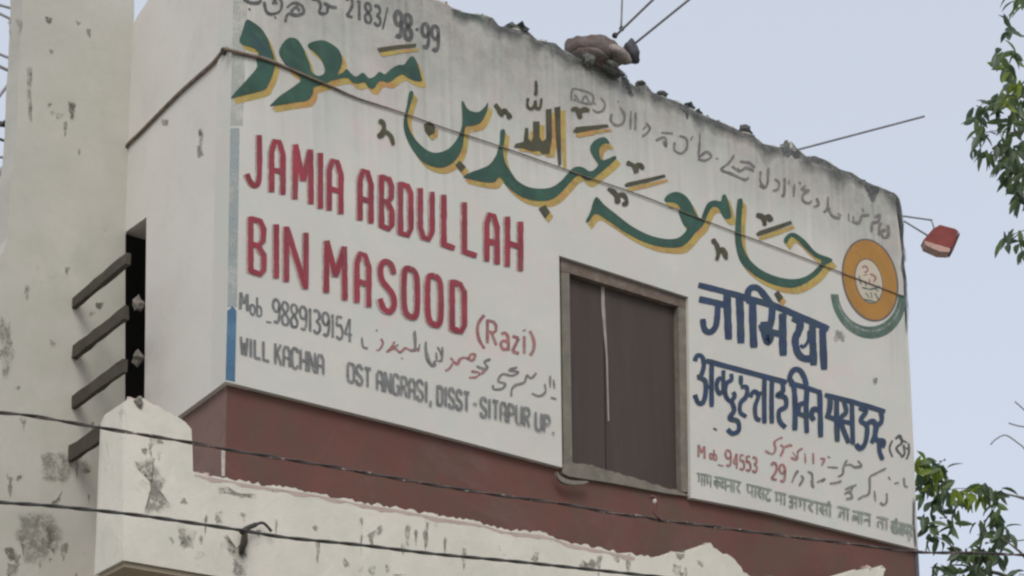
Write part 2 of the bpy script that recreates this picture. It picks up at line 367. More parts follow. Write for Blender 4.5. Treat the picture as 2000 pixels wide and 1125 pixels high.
# maroon wall underneath, front and side; stands down to the street
def vert(p, z): return Vector((p.x, p.y, z))
mb = C0 - NF * .05 - NS * .04
me_ = prism([[vert(mb, 0), vert(mb, botz + .03), vert(R0 - NF * .05, botz + .03), vert(R0 - NF * .05, 0)]], NF, .25)
mw = link('maroon_wall', me_, 'maroon', bld)
me_ = prism([[vert(mb - NF * .003 - NF * .25, 0), vert(mb - NF * .253, botz + .03), vert(mb + DS * depth, botz + .03), vert(mb + DS * depth, 0)]], NS, .2)
link('maroon_side_wall', me_, 'maroon_side', bld)
me_ = prism([[vert(mb + NS * .0015, 0), vert(mb + NS * .0015, botz + .02), vert(mb + NS * .0015 + DS * .26, botz + .02), vert(mb + NS * .0015 + DS * .26, 0)]], NS, .001)
link('corner_strip', me_, 'maroon_side', bld)
# parapet and post in front
PT = rag([(240, 786), (256, 778), (275, 776), (300, 790), (345, 813), (362, 824), (374, 838)], 2.0, 8, 8) + [(376, 880), (377, 921)] + \
     rag([(390, 924), (430, 932), (480, 941), (540, 950), (620, 963), (700, 980), (780, 992), (860, 1008), (930, 1018), (952, 1024), (985, 1034), (1060, 1040), (1085, 1052), (1110, 1058),
          (1180, 1072), (1240, 1084), (1290, 1088), (1320, 1078), (1360, 1076), (1376, 1068), (1388, 1060), (1394, 1070), (1412, 1082), (1432, 1090), (1444, 1104), (1452, 1118), (1475, 1126),
          (1560, 1135), (1640, 1128), (1668, 1112), (1700, 1110), (1722, 1104), (1730, 1112), (1722, 1132), (1760, 1150)], 3.6, 6, 11)
par = PT + [(1765, 1420), (240, 1092)]
# bottom edge: horizontal line along DF from the corner (240,1094)
pc = PP.hit(240, 1094); zb = pc.z
ptop = [PP.hit(*p) for p in PT]
pend = ptop[-1]
loop = ptop + [vert(pend, zb), pc]
pw = link('parapet', prism([loop], NF, .28), 'parapet_white', bld)
PPS = Plane(pc, NS)
# left flank of the post
pl0 = PP.hit(240, 786)
flank_top = PPS.hit(195, 826)
fl = [pc - NF * .283, vert(pl0, pl0.z) - NF * .283, PPS.hit(205, 818), PPS.hit(196, 828), vert(PPS.hit(195, 826), zb)]
link('post_flank', prism([fl], NS, .2), 'parapet_white', bld)
# balcony soffit and the wall that carries it
d2 = (vert(PPS.hit(195, 826), zb) - pc).length
so_ = prism([[pc - NF * .0 + Z * .001, vert(pend, zb + .001), vert(pend, zb + .001) - NF * (d2), pc - NF * d2 + Z * .001]], Z, .0)
sf = [pc + DF * .02 - NF * .02, vert(pend, zb) - NF * .02, vert(pend, zb) - NF * .395, pc + DF * .02 - NF * .395]
link('balcony_soffit', prism([[v - Z * .004 for v in sf]], Z, .03), 'soffit', bld)
sf2 = [pc + DF * .02 - NF * .40, pc + DF * 2.0 - NF * .40, pc + DF * 2.0 - NF * (d2 - .01), pc + DF * .02 - NF * (d2 - .01)]

# ---- stepped bars sticking out of the rear left wall
def bar(px0, py0, px1, hpx, wid, parent=bld, m='bar_dark', seed=0):
    a = PL.hit(px0, py0); b = None
    lo, hi = 0, 6
    def sx(p):
        v = p - EYE; return CX + F_PX * v.dot(CR) / v.dot(CW)
    for _ in range(40):
        mid = (lo + hi) / 2
        if sx(a + NF * mid) < px1: lo = mid
        else: hi = mid
    L = lo; h = hpx / F_PX * (a - EYE).dot(CW)
    rnd = random.Random(seed); vs, fs = [], []
    n = 7
    for i in range(n + 1):
        c = a + NF * (L * i / n - (.05 if i == 0 else 0))
        j = lambda: rnd.uniform(-.006, .006)
        for (u, v) in ((0, 0), (1, 0), (1, 1), (0, 1)): vs.append(c + DF * (wid * u + j()) + Z * (h * (v - .5) + j()))
    for i in range(n):
        for k in range(4): fs.append((4 * i + k, 4 * i + (k + 1) % 4, 4 * i + 4 + (k + 1) % 4, 4 * i + 4 + k))
    fs += [(3, 2, 1, 0), (4 * n, 4 * n + 1, 4 * n + 2, 4 * n + 3)]
    return link('projecting_bar', mesh(vs, fs), m, parent)
for i, (x0, y0, x1, hp) in enumerate([(140, 592, 246, 22), (141, 688, 243, 26), (139, 786, 240, 26), (134, 886, 240, 32)]):
    bar(x0, y0, x1, hp, .035, seed=i)
# pale fixings in the slot
def lump(c, r, seed, sx=(1, 1, 1), sub=2, amp=.3):
    bm = bmesh.new(); bmesh.ops.create_icosphere(bm, subdivisions=sub, radius=1)
    for v in bm.verts:
        k = 1 + amp * noise.noise(v.co * 1.7 + Vector((seed * 3.1, seed, 0)))
        v.co = Vector((v.co.x * sx[0], v.co.y * sx[1], v.co.z * sx[2])) * k * r
        v.co += c
    me = bpy.data.meshes.new('m'); bm.to_mesh(me); bm.free(); return me
for i, (x, y, r) in enumerate([(262, 592, .042), (262, 698, .044), (262, 784, .03)]):
    link('plaster_lump', lump((PS if i < 2 else PP).hit(x, y) - NS * .03, r, i + 3, (1, .8, 1.3), 2, .8), 'pale_stone', bld)
# window
win = [PF.hit(*p) for p in [(1092, 499), (1344, 580), (1349.5, 972), (1098, 913)]]
wn = bpy.data.objects.new('shuttered_window', None); COL.objects.link(wn); wn.parent = bld; wn.location = vert(win[0], win[3].z) - bld.location
PW = Plane(PF.p - NF * .03, NF); PSH = Plane(PF.p - NF * .09, NF)
def framebar(name, pts, plane, t, m, par_=wn): return link(name, prism([[plane.hit(*p) for p in pts]], NF, t), m, par_)
framebar('frame_head', rag([(1095, 503), (1180, 531), (1260, 556), (1340, 582)], .8, 20, 2) + [(1340, 602), (1325, 598), (1112, 533), (1096, 530)], PW, .10, 'frame_wood')
framebar('frame_post', [(1096.5, 531), (1112, 534), (1118, 908), (1101, 910)], PW, .10, 'jamb_grey')
framebar('frame_post', [(1325, 599), (1341, 603), (1346, 962), (1331, 960)], PW, .10, 'jamb_grey')
framebar('shutter_leaf', [(1110, 528), (1177, 549), (1183, 930), (1116, 918)], PSH, .03, 'shutter')
framebar('shutter_leaf', [(1179, 550), (1330, 594), (1335, 962), (1185, 931)], PSH, .03, 'shutter')
framebar('window_sill', rag([(1100, 905), (1118, 903), (1150, 908), (1180, 916), (1230, 930), (1280, 946), (1335, 962)], 2.5, 7, 6) + [(1346, 969), (1300, 963), (1200, 944), (1140, 935), (1110, 930), (1099, 924)], Plane(PF.p - NF * .02, NF), .12, 'jamb_grey')
framebar('sill_lip', smooth([(1088, 921), (1096, 930), (1115, 938), (1150, 940), (1135, 946), (1108, 945), (1092, 936)], 3, True), Plane(PF.p + NF * .035, NF), .03, 'pale_stone')
framebar('curtain_gap', [(1174, 545), (1180, 547), (1181, 590), (1187, 700), (1190, 822), (1187.5, 822), (1184, 700), (1175, 600)], Plane(PSH.p + NF * .006, NF), .004, 'streak')
def blot(plane, pts, m, parent, name='plaster_stain', h=.0015, n=4):
    q = smooth(pts, n, True)
    q2 = []
    for (x, y), (x2, y2) in zip(q, q[1:] + q[:1]): q2 += [(x, y), ((x + x2) / 2, (y + y2) / 2)]
    big = min(max(x for x, y in q) - min(x for x, y in q), max(y for x, y in q) - min(y for x, y in q))
    a1, a2 = min(9, big * .35), min(4, big * .2)
    q = [(x + a1 * noise.noise(Vector((x * .06, y * .06, 1))) + a2 * noise.noise(Vector((x * .3, y * .3, 1))), y + a1 * noise.noise(Vector((x * .06, y * .06, 5))) + a2 * noise.noise(Vector((x * .3, y * .3, 5)))) for x, y in q2]
    cx = sum(x for x, y in q) / len(q); cy = sum(y for x, y in q) / len(q); N = len(q); vs = []; fd = []
    for k, f in ((1.12, 0), (.85, .75), (.5, 1)):
        for x, y in q: vs.append(plane.hit(cx + (x - cx) * k, cy + (y - cy) * k, h)); fd.append(f)
    vs.append(plane.hit(cx, cy, h)); fd.append(1); fs = []
    for r in range(2):
        for i in range(N): j = (i + 1) % N; fs.append((r * N + i, r * N + j, (r + 1) * N + j, (r + 1) * N + i))
    for i in range(N): fs.append((2 * N + i, 2 * N + (i + 1) % N, 3 * N))
    me = bpy.data.meshes.new('m'); me.from_pydata([tuple(v) for v in vs], [], fs); me.update()
    a = me.attributes.new('fade', 'FLOAT', 'POINT'); a.data.foreach_set('value', fd)
    return link(name, me, m, parent)
# ---- stones and dark grime along the roofline
STN = [(872, 6, 11, 'dark'), (858, -2, 9, 'dark'), (900, 24, 7, 'moss'), (948, 36, 12, 'moss'), (962, 48, 9, 'moss'), (981, 49, 5, 'moss'), (1006, 52, 13, 'moss'), (1022, 54, 15, 'dark'), (1032, 74, 9, 'moss'),
       (1068, 79, 9, 'moss'), (1086, 92, 10, 'moss'), (1258, 160, 9, 'moss'), (1302, 180, 10, 'dark'), (1355, 203, 9, 'dark'), (1372, 218, 9, 'dark'), (1410, 236, 6, 'dark'), (1462, 252, 12, 'dark'), (1474, 266, 9, 'moss'),
       (1544, 280, 10, 'moss'), (1536, 296, 8, 'moss'), (1584, 308, 7, 'moss'), (1612, 318, 8, 'moss'), (1648, 334, 8, 'dark'), (1662, 336, 7, 'moss'), (1690, 352, 9, 'dark'), (1704, 370, 8, 'dark'), (1736, 376, 8, 'moss'), (1752, 388, 6, 'moss'),
       (1225, 152, 9, 'dark'), (1330, 198, 6, 'moss'), (1434, 250, 5, 'moss'), (935, 30, 8, 'dark'), (1014, 60, 11, 'dark'), (1046, 84, 8, 'dark'), (1098, 102, 7, 'dark'), (1240, 166, 6, 'dark'), (1286, 186, 6, 'moss'), (1345, 208, 7, 'dark'), (1388, 228, 7, 'dark'), (1425, 244, 5, 'dark'), (1563, 296, 7, 'dark'), (1628, 326, 6, 'dark'), (1718, 366, 7, 'moss'), (1500, 287, 6, 'moss')]
for i, (x, y, r, k) in enumerate(STN):
    p = PF.hit(x, y) - NF * .06; rr = r / F_PX * (p - EYE).dot(CW)
    link('coping_stone', lump(p, rr, i, (1.1, 1.1, .75), 2, .9), 'dark_stone' if k == 'dark' else 'moss_stone', bld)
for i, (x, y, r) in enumerate([(285, 22, 6), (278, 32, 5)]):
    p = PS.hit(x, y) - NS * .05; link('coping_stone', lump(p, r / F_PX * 13, i + 60, (1, 1, .8), 2, .8), 'dark_stone', bld)
# grime bands following the top edge (a stain skin a millimetre proud)
def band(pts, w0, w1, m, name, plane=PF, parent=fw, seed=1, h=.0008):
    up = rag(pts, 0, 6); vs, fd, fs = [], [], []
    for i, (x, y) in enumerate(up):
        w_ = w0 + (w1 - w0) * max(0, .5 + .9 * noise.noise(Vector((x * .045, seed * 7.3, 0)))); e = 1 if 0 < i < len(up) - 1 else 0
        for k, f in ((.5, 1), (w_ * .45, .9), (w_, .35), (w_ * 1.7, 0)): vs.append(plane.hit(x - k * .05, y + k, h)); fd.append(f * e)
    for i in range(len(up) - 1):
        for k in range(3): a = 4 * i + k; fs.append((a, a + 1, a + 5, a + 4))
    me = bpy.data.meshes.new('m'); me.from_pydata([tuple(v) for v in vs], [], fs); me.update()
    a = me.attributes.new('fade', 'FLOAT', 'POINT'); a.data.foreach_set('value', fd); return link(name, me, m, parent)
band(TOP[5:18], 8, 24, 'grime', 'grime_stain', seed=2)
band(TOP[17:34], 7, 28, 'grime', 'grime_stain', seed=3)
band(TOP[33:48], 6, 28, 'grime', 'grime_stain', seed=5)
band([(884, 16), (905, 25), (930, 29), (948, 36)], 8, 14, 'green_grime', 'grime_stain', seed=6)
class _B:
    def poly(s, pts): blot(PF, pts, 'grime', fw, 'dark_stain', .0012, 1)
    def done(s, *a): pass
gr = _B()
def wash(rows, m, a_):
    # soft darker runs fading down from the roofline; each row: px, py, length, strength
    vs, fd, fs = [], [], []; K = 9
    dense = smooth(rows, 26)
    for (x, y, L_, st) in dense:
        L_ *= 1 + .4 * noise.noise(Vector((x * .02, 3, 0))) + .5 * noise.noise(Vector((x * .11, 7, 0))); st *= .8 + .5 * noise.noise(Vector((x * .16, 11, 0)))
        for k in range(K): t = k / (K - 1); vs.append(PF.hit(x + t * L_ * .03, y + 1 + t * L_, .0003)); fd.append(st * (1 - t) ** 1.3)
    for i in range(len(dense) - 1):
        for k in range(K - 1): a = K * i + k; fs.append((a, a + 1, a + K + 1, a + K))
    me = bpy.data.meshes.new('m'); me.from_pydata([tuple(v) for v in vs], [], fs); me.update()
    a = me.attributes.new('fade', 'FLOAT', 'POINT'); a.data.foreach_set('value', fd); link('top_wash', me, m, fw)
wash([(470, -160, 420, 0), (520, -142, 460, .75), (700, -74, 430, .9), (840, -6, 380, 1), (1000, 60, 300, 1), (1150, 128, 240, .9), (1260, 180, 220, .8), (1400, 242, 190, .7), (1540, 304, 180, .85), (1660, 345, 230, .9), (1730, 376, 320, .9), (1756, 400, 420, .6), (1763, 460, 400, 0)], 'top_wash', 1)
gr.poly(smooth([(1212, 140), (1224, 150), (1232, 165), (1234, 186), (1228, 192), (1224, 172), (1216, 155)], 4, True))
gr.poly(smooth([(1330, 206), (1342, 210), (1346, 222), (1342, 232), (1336, 222)], 4, True))
gr.poly(smooth([(1526, 292), (1545, 288), (1562, 296), (1560, 310), (1538, 310), (1530, 302)], 4, True))
gr.poly(smooth([(1690, 366), (1715, 366), (1718, 376), (1706, 392), (1698, 384)], 4, True))
gr.poly(smooth([(1750, 384), (1758, 396), (1764, 440), (1768, 520), (1773, 620), (1770, 640), (1766, 560), (1760, 460), (1754, 410)], 3, True))
gr.poly([(1783, 975), (1787.5, 975), (1791, 1070), (1785, 1069)])
gr.done('dark_stain', 'grime', fw)
# drainpipe at the right end
pp = [R0 + DF * .03 + Z * (zz) + NF * -.05 for zz in (0, 2, PF.hit(1789, 985).z)]
v_, f_ = tube(pp, .022); link('drain_pipe', mesh(v_, f_, True), 'bundle_blue', bld)

# ---- blue margin at the left end of the sign
p = Paint(PF, .0005); p.poly([(449.5, 250), (468, 250), (463, 600), (444, 600)]); p.done('pale_blue_band', 'paint_paleblue', fw)
p = Paint(PF, .0005); p.poly([(455, 0), (484, 0), (474, 246), (449.7, 246)]); p.done('mint_band', 'paint_mint', fw)
p = Paint(PF, .0012); p.poly(rag([(444, 606), (453, 598), (462, 608)], 2, 4, 2) + [(459, 746), (440.6, 742)]); p.done('blue_band', 'paint_blue', fw)
# ================================================================ calligraphy, traced
SH = []   # closed outlines
SH.append(zA([(155,145),(200,160),(260,205),(305,270),(335,350),(358,420),(366,470),(350,540),(320,610),(290,655),(200,682),(120,700),(45,718),(60,690),(110,635),(170,570),(225,505),(235,470),(225,425),(245,395),(225,362),(190,345),(140,330),(105,300),(125,230)]))
SH.append(zA([(490,275),(530,290),(565,340),(590,400),(615,460),(632,520),(660,548),(710,560),(765,568),(775,590),(735,612),(680,630),(648,642),(640,690),(600,735),(520,748),(420,765),(330,775),(350,750),(400,702),(470,655),(530,612),(552,590),(540,560),(500,532),(460,502),(430,455),(400,405),(395,370),(420,318),(455,282)]))
SH.append(zA([(608,322),(660,300),(720,295),(780,322),(830,362),(857,425),(850,482),(825,535),(795,585),(740,575),(690,558),(722,540),(730,510),(720,468),(700,430),(670,398),(640,370),(612,348)]))
SH.append(zA([(795,560),(830,545),(860,532),(890,505),(925,540),(960,560),(1010,532),(1050,570),(1090,562),(1130,525),(1170,542),(1220,500),(1270,475),(1310,472),(1350,420),(1380,415),(1410,470),(1435,560),(1440,592),(1390,592),(1340,570),(1300,545),(1260,560),(1200,602),(1150,592),(1120,602),(1090,645),(1050,640),(1020,602),(970,612),(930,602),(900,572),(850,572),(800,582)]))
SH.append(zB([(135,170),(158,165),(160,190),(140,260),(122,330),(128,390),(152,450),(200,512),(260,560),(320,573),(390,550),(440,500),(472,440),(487,380),(486,300),(483,232),(500,240),(520,280),(560,300),(600,300),(640,265),(658,238),(652,295),(612,370),(560,392),(512,400),(500,450),(492,520),(475,570),(450,612),(410,650),(350,672),(290,665),(220,630),(170,570),(128,500),(100,420),(98,350),(118,260)]))
SH.append(zB([(742,425),(772,425),(767,500),(758,560),(775,640),(805,690),(850,755),(920,798),(1000,812),(1080,803),(1140,765),(1190,710),(1225,675),(1265,665),(1300,675),(1330,695),(1360,690),(1392,655),(1375,620),(1350,585),(1338,540),(1360,500),(1400,475),(1440,472),(1468,510),(1432,512),(1402,540),(1400,590),(1420,622),(1460,612),(1500,595),(1512,612),(1460,662),(1400,712),(1340,757),(1300,752),(1270,722),(1235,740),(1180,800),(1120,860),(1060,890),(980,893),(900,875),(830,835),(780,790),(735,735),(700,770),(620,767),(540,748),(495,735),(540,705),(610,680),(670,650),(710,595),(722,560),(737,500)]))
SH.append(zC([(205,755),(260,805),(330,860),(420,930),(520,985),(610,1013),(690,1018),(740,1000),(778,955),(758,930),(738,885),(725,845),(735,820),(700,790),(650,786),(636,770),(660,738),(710,722),(760,740),(800,785),(830,850),(862,893),(880,850),(908,793),(950,775),(990,780),(1000,745),(1025,748),(1055,860),(1045,890),(1010,885),(975,825),(935,820),(905,870),(880,930),(830,980),(790,1030),(740,1067),(670,1072),(580,1060),(480,1025),(380,970),(280,902),(205,860),(160,910),(143,905),(170,850)]))
SH.append(zD([(232,250),(255,258),(247,380),(250,480),(268,540),(300,590),(360,640),(440,675),(530,690),(600,675),(650,640),(688,592),(650,567),(600,522),(550,472),(522,457),(505,480),(490,495),(482,470),(508,440),(545,438),(600,478),(660,543),(735,573),(747,592),(710,612),(670,662),(600,712),(530,737),(450,727),(370,697),(300,652),(250,602),(225,540),(213,460),(218,350),(225,270)]))
ALLAH = [zB([(905,408),(928,408),(928,478),(945,500),(958,470),(958,365),(1002,365),(1002,470),(1020,498),(1045,480),(1043,285),(1082,280),(1084,480),(1068,580),(1020,582),(1000,562),(950,565),(900,547),(830,537),(842,513),(895,500)]),
         zB([(1100,272),(1140,265),(1142,400),(1147,650),(1127,662),(1112,500)])]
DOT = [zB([(232,385),(270,362),(308,400),(302,442),(265,463),(238,425)]), zB([(440,655),(470,625),(512,668),(480,702)]), zB([(995,945),(1040,920),(1072,970),(1040,1012)]), zD([(428,770),(450,752),(478,790),(455,818)])]
BARS = [zA([(1112,352),(1150,345),(1260,330),(1400,318),(1397,342),(1280,355),(1130,382)]), zB([(1222,432),(1245,402),(1450,383),(1467,400),(1250,442)]), zC([(385,678),(400,665),(637,612),(645,628),(520,665),(395,692)]), zD([(328,440),(345,425),(520,368),(528,385),(440,420),(340,453)])]
def shift(pts, dx, dy): return [(x + dx, y + dy) for x, y in pts]
cx_ = lambda s: smooth(s, 4, True)
p = Paint(PF, .001)
for s in SH: p.poly(shift(cx_(s), 8, 12)); p.poly(shift(cx_(s), 4, 7)); p.cut()
for s in ALLAH: p.poly(shift(s, 10, 7)); p.cut()
for s in BARS: p.poly(shift(s, 5, 9)); p.cut()
for s in DOT: p.poly(shift(s, 6, 8)); p.cut()
p.done('calligraphy_shadow', 'paint_yellow', fw, 'yellow painted drop shadow of the green calligraphy')
p = Paint(PF, .004)
for s in SH: p.poly(cx_(s)); p.cut()
p.done('calligraphy', 'paint_green', fw, 'large green Urdu calligraphy of the sign')
p = Paint(PF, .0048)
for s in ALLAH + DOT + BARS: p.poly(s); p.cut()
for z_, c in ((zB, [(705,250),(728,280),(750,325)]), (zB, [(745,330),(765,295),(790,312),(808,345)]), (zB, [(1212,290),(1250,282),(1275,345)]), (zB, [(1262,300),(1300,285),(1335,292)]),
              (zA, [(1125,880),(1160,905),(1158,960),(1120,1005)]), (zA, [(1140,1005),(1175,965),(1215,1000),(1232,1060)]),
              (zC, [(398,538),(440,555),(462,602)]), (zC, [(460,565),(485,552),(505,580)]), (zC, [(280,700),(330,735),(345,795)]), (zC, [(345,740),(385,745),(400,790),(370,800)]),
              (zD, [(330,335),(368,350),(378,395)]), (zD, [(372,355),(398,345),(412,372)]), (zD, [(88,470),(112,500),(122,545),(112,585)]), (zD, [(125,540),(148,528),(168,580)])):
    p.stroke(z_(c), 9, wob=.5); p.cut()
for c in ([(977,92),(980,140),(976,190)], [(925,208),(922,262),(950,280),(968,255),(975,228),(980,270),(1005,272),(1015,210)]): p.stroke(zB(c), 6, wob=.4); p.cut()
p.done('calligraphy_marks', 'paint_olive', fw)

# ================================================================ stroke letters
G = {  # unit box, x right, y down
 'J': [[(.75,0),(.75,.8),(.55,1),(.25,.95),(.05,.8)]], 'A': [[(.08,1),(.08,.25),(.3,.04),(.65,.04),(.92,.25),(.92,1)], [(.1,.58),(.9,.58)]],
 'M': [[(.05,1),(.08,0)], [(.08,0),(.5,.62)], [(.5,.62),(.92,0)], [(.92,0),(.95,1)]], 'I': [[(.5,0),(.5,1)]],
 'B': [[(.1,0),(.1,1)], [(.1,.03),(.7,.03),(.9,.15),(.88,.36),(.6,.48),(.12,.48)], [(.55,.48),(.92,.62),(.92,.88),(.7,.98),(.1,.97)]],
 'D': [[(.1,0),(.1,1)], [(.1,.03),(.65,.03),(.9,.15),(.92,.82),(.68,.97),(.1,.97)]], 'U': [[(.08,0),(.08,.8),(.3,.98),(.68,.98),(.92,.8),(.92,0)]],
 'L': [[(.12,0),(.12,1)], [(.12,.96),(.95,.96)]], 'H': [[(.08,0),(.08,1)], [(.92,0),(.92,1)], [(.08,.52),(.92,.52)]],
 'N': [[(.06,1),(.06,0)], [(.08,.02),(.92,.98)], [(.94,0),(.94,1)]], 'S': [[(.92,.2),(.72,.03),(.3,.03),(.08,.2),(.2,.42),(.8,.6),(.93,.8),(.7,.97),(.28,.97),(.05,.8)]],
 'O': [[(.5,.02),(.18,.06),(.06,.25),(.06,.75),(.2,.95),(.5,.99),(.8,.95),(.94,.75),(.94,.25),(.82,.06),(.5,.02)]],
 'W': [[(.03,0),(.25,1)], [(.25,1),(.5,.3)], [(.5,.3),(.75,1)], [(.75,1),(.97,0)]], 'K': [[(.1,0),(.1,1)], [(.9,0),(.15,.55)], [(.35,.42),(.95,1)]],
 'C': [[(.92,.18),(.7,.02),(.3,.02),(.08,.22),(.08,.78),(.3,.98),(.7,.98),(.92,.82)]], 'T': [[(.5,0),(.5,1)], [(.02,.04),(.98,.04)]],
 'G': [[(.92,.18),(.7,.02),(.3,.02),(.08,.22),(.08,.78),(.3,.98),(.75,.97),(.92,.8),(.92,.55)], [(.55,.55),(.95,.55)]],
 'R': [[(.1,0),(.1,1)], [(.1,.04),(.7,.04),(.9,.16),(.88,.38),(.65,.5),(.12,.5)], [(.45,.5),(.92,1)]], 'P': [[(.1,0),(.1,1)], [(.1,.04),(.7,.04),(.9,.18),(.88,.42),(.65,.53),(.12,.53)]],
 '9': [[(.9,.3),(.7,.5),(.3,.5),(.08,.3),(.25,.05),(.65,.02),(.9,.2),(.9,.7),(.65,.98),(.2,.95)]],
 '8': [[(.5,.48),(.15,.3),(.2,.08),(.5,.02),(.82,.1),(.85,.32),(.5,.48),(.1,.7),(.2,.95),(.5,.99),(.82,.94),(.9,.7),(.5,.48)]],
 '1': [[(.3,.15),(.55,0)], [(.55,0),(.55,1)]], '3': [[(.1,.1),(.45,.01),(.82,.12),(.8,.35),(.4,.48)], [(.4,.48),(.85,.6),(.88,.85),(.5,1),(.08,.88)]],
 '5': [[(.85,.03),(.18,.03)], [(.18,.03),(.15,.45)], [(.15,.45),(.6,.38),(.9,.6),(.85,.85),(.5,.99),(.1,.9)]], '4': [[(.65,0),(.05,.68)], [(.05,.68),(.98,.68)], [(.68,.0),(.68,1)]],
 '2': [[(.1,.2),(.3,.02),(.7,.03),(.88,.22),(.75,.5),(.1,.96)], [(.1,.96),(.92,.96)]], '/': [[(.9,0),(.1,1)]], '-': [[(.1,.52),(.9,.52)]], '_': [[(.0,1),(1,1)]], ',': [[(.5,.9),(.55,1.02),(.35,1.18)]], '.': [[(.4,.9),(.55,1.0)]], ':': [[(.45,.4),(.55,.48)], [(.45,.72),(.55,.8)]],
 'o': [[(.5,.45),(.12,.55),(.1,.85),(.5,1),(.88,.85),(.88,.58),(.5,.45)]], 'b': [[(.12,0),(.12,1)], [(.12,.55),(.55,.45),(.88,.6),(.88,.88),(.5,1),(.12,.92)]],
 'a': [[(.15,.3),(.5,.18),(.85,.35),(.88,1)], [(.85,.55),(.3,.6),(.1,.8),(.35,1),(.85,.88)]], 'z': [[(.08,.3),(.9,.3)], [(.9,.3),(.08,.97)], [(.08,.97),(.95,.97)]], 'i': [[(.5,.3),(.5,1)], [(.42,.05),(.58,.1)]],
 '(': [[(.9,0),(.3,.25),(.1,.5),(.3,.78),(.9,1)]], ')': [[(.1,0),(.7,.25),(.9,.5),(.7,.78),(.1,1)]],
}
SLANT = -.022
def glyph(P_, ch, x0, x1, t0, t1, b0, b1, wd, wob=.25):
    hh = (b0 + b1 - t0 - t1) / 2
    for st in G[ch]:
        pts = []
        for (u, v) in st:
            t = t0 + (t1 - t0) * u; b = b0 + (b1 - b0) * u
            pts.append((x0 + (x1 - x0) * u + SLANT * hh * (v - .5) * 0, t + (b - t) * v))
        P_.stroke(pts, wd, sm=len(pts) > 3 and ch not in 'ABDMNHULPR', wob=wob, cap=.92)
def word(P_, z_, s, x0, x1, t0, t1, b0, b1, wd, gap=.22, narrow='I1i.,:/-'):
    ws = [(.45 if c in narrow else 1.0) for c in s]; tot = sum(ws) + gap * (len(s) - 1); x = 0
    for c, w_ in zip(s, ws):
        if c != ' ':
            f0, f1 = x / tot, (x + w_) / tot; L = lambda a, b, f: a + (b - a) * f
            (X0, T0), (X1, T1) = z_([(L(x0, x1, f0), L(t0, t1, f0)), (L(x0, x1, f1), L(t0, t1, f1))])
            (_, B0), (_, B1) = z_([(0, L(b0, b1, f0)), (0, L(b0, b1, f1))])
            glyph(P_, c, X0, X1, T0, T1, B0, B1, wd)
        x += w_ + gap
    P_.cut('painted text reading ' + s if len(s) > 1 else None)
ROW1 = [('J',100,200,40,60,310,325),('A',222,302,70,85,350,365),('M',340,442,100,130,385,412),('I',462,494,140,148,430,436),('A',510,592,165,188,440,462),
        ('A',664,742,215,240,490,508),('B',770,846,252,275,525,545),('D',865,942,288,310,560,580),('U',965,1048,318,340,575,598),('L',1080,1158,350,372,620,642),('L',1182,1268,388,410,655,680),('A',1298,1372,435,458,695,712),('H',1400,1490,460,490,720,746)]
ROW2 = [('B',115,208,460,485,750,772),('I',240,275,497,505,775,785),('N',295,418,510,545,795,836),('M',495,612,580,615,850,892),('A',648,732,628,655,900,925),('S',765,858,672,700,930,965),('O',885,972,702,735,960,990),('O',1003,1090,740,768,1000,1028),('D',1122,1210,775,805,1038,1062)]
ps = Paint(PF, .001); p = Paint(PF, .004)
for row in (ROW1, ROW2):
    for ch, x0, x1, t0, t1, b0, b1 in row:
        (X0, T0), (X1, T1), (_, B0), (_, B1) = zE([(x0, t0), (x1, t1), (0, b0), (0, b1)])
        glyph(p, ch, X0 + 2, X1 - 3, T0 + 2, T1 + 2, B0 - 2, B1 - 2, 10.5, .18); p.cut()
        glyph(ps, ch, X0 - 2, X1 - 7, T0 + 2, T1 + 2, B0 - 1, B1 - 1, 10.5, .2); ps.cut()
ps.done('letter_halo', 'paint_rose', fw); p.done('painted_letter', 'paint_red', fw)
p = Paint(PF, .002)
for ch, x0, x1, t0, t1, b0, b1 in [('(',640,705,40,60,285,305),('R',712,792,85,110,262,280),('a',812,882,150,172,300,322),('z',898,955,160,180,325,345),('i',972,1008,150,160,335,345),(')',1028,1066,172,185,352,362)]:
    (X0, T0), (X1, T1), (_, B0), (_, B1) = zH([(x0, t0), (x1, t1), (0, b0), (0, b1)])
    glyph(p, ch, X0, X1, T0, T1, B0, B1, 6.5); p.cut()
p.done('painted_letter', 'paint_red_faded', fw, 'faded red lettering reading Razi in brackets')
p = Paint(PF, .002)
word(p, zG, 'M', 108, 165, 40, 55, 165, 180, 6.5); word(p, zG, 'ob', 180, 268, 65, 85, 200, 222, 4.5); word(p, zG, '_', 298, 338, 230, 240, 255, 262, 3.5)
word(p, zG, '9889139154', 345, 930, 85, 240, 255, 408, 5.2, .16, '1.,:-')
word(p, zG, 'WILL', 112, 325, 365, 410, 492, 552, 5.5); word(p, zG, 'KACHNA', 362, 722, 412, 500, 562, 642, 5.5)
word(p, zG, 'OST', 895, 1068, 552, 598, 690, 738, 5.5); word(p, zG, 'ANGRASI,', 1108, 1515, 608, 705, 750, 852, 5.5)
word(p, zH, 'DISST', 350, 590, 570, 622, 712, 760, 5.2); word(p, zH, '-', 612, 648, 640, 650, 760, 772, 5); word(p, zH, 'SITAPUR', 668, 1032, 655, 738, 795, 872, 5.2); word(p, zH, 'UP.', 1070, 1215, 765, 805, 895, 930, 5.2)
p.done('painted_word', 'paint_grey', fw, 'grey lettering of phone number and village address')
p = Paint(PF, .002)
word(p, zA, '2183', 885, 1140, -25, 48, 118, 195, 6, .3, 'x'); word(p, zA, '/', 1148, 1195, 45, 55, 215, 225, 4)
word(p, zA, '98', 1238, 1368, 75, 112, 262, 295, 8); word(p, zA, '-', 1392, 1420, 150, 155, 270, 275, 6); word(p, zA, '99', 1436, 1566, 165, 195, 340, 378, 7)
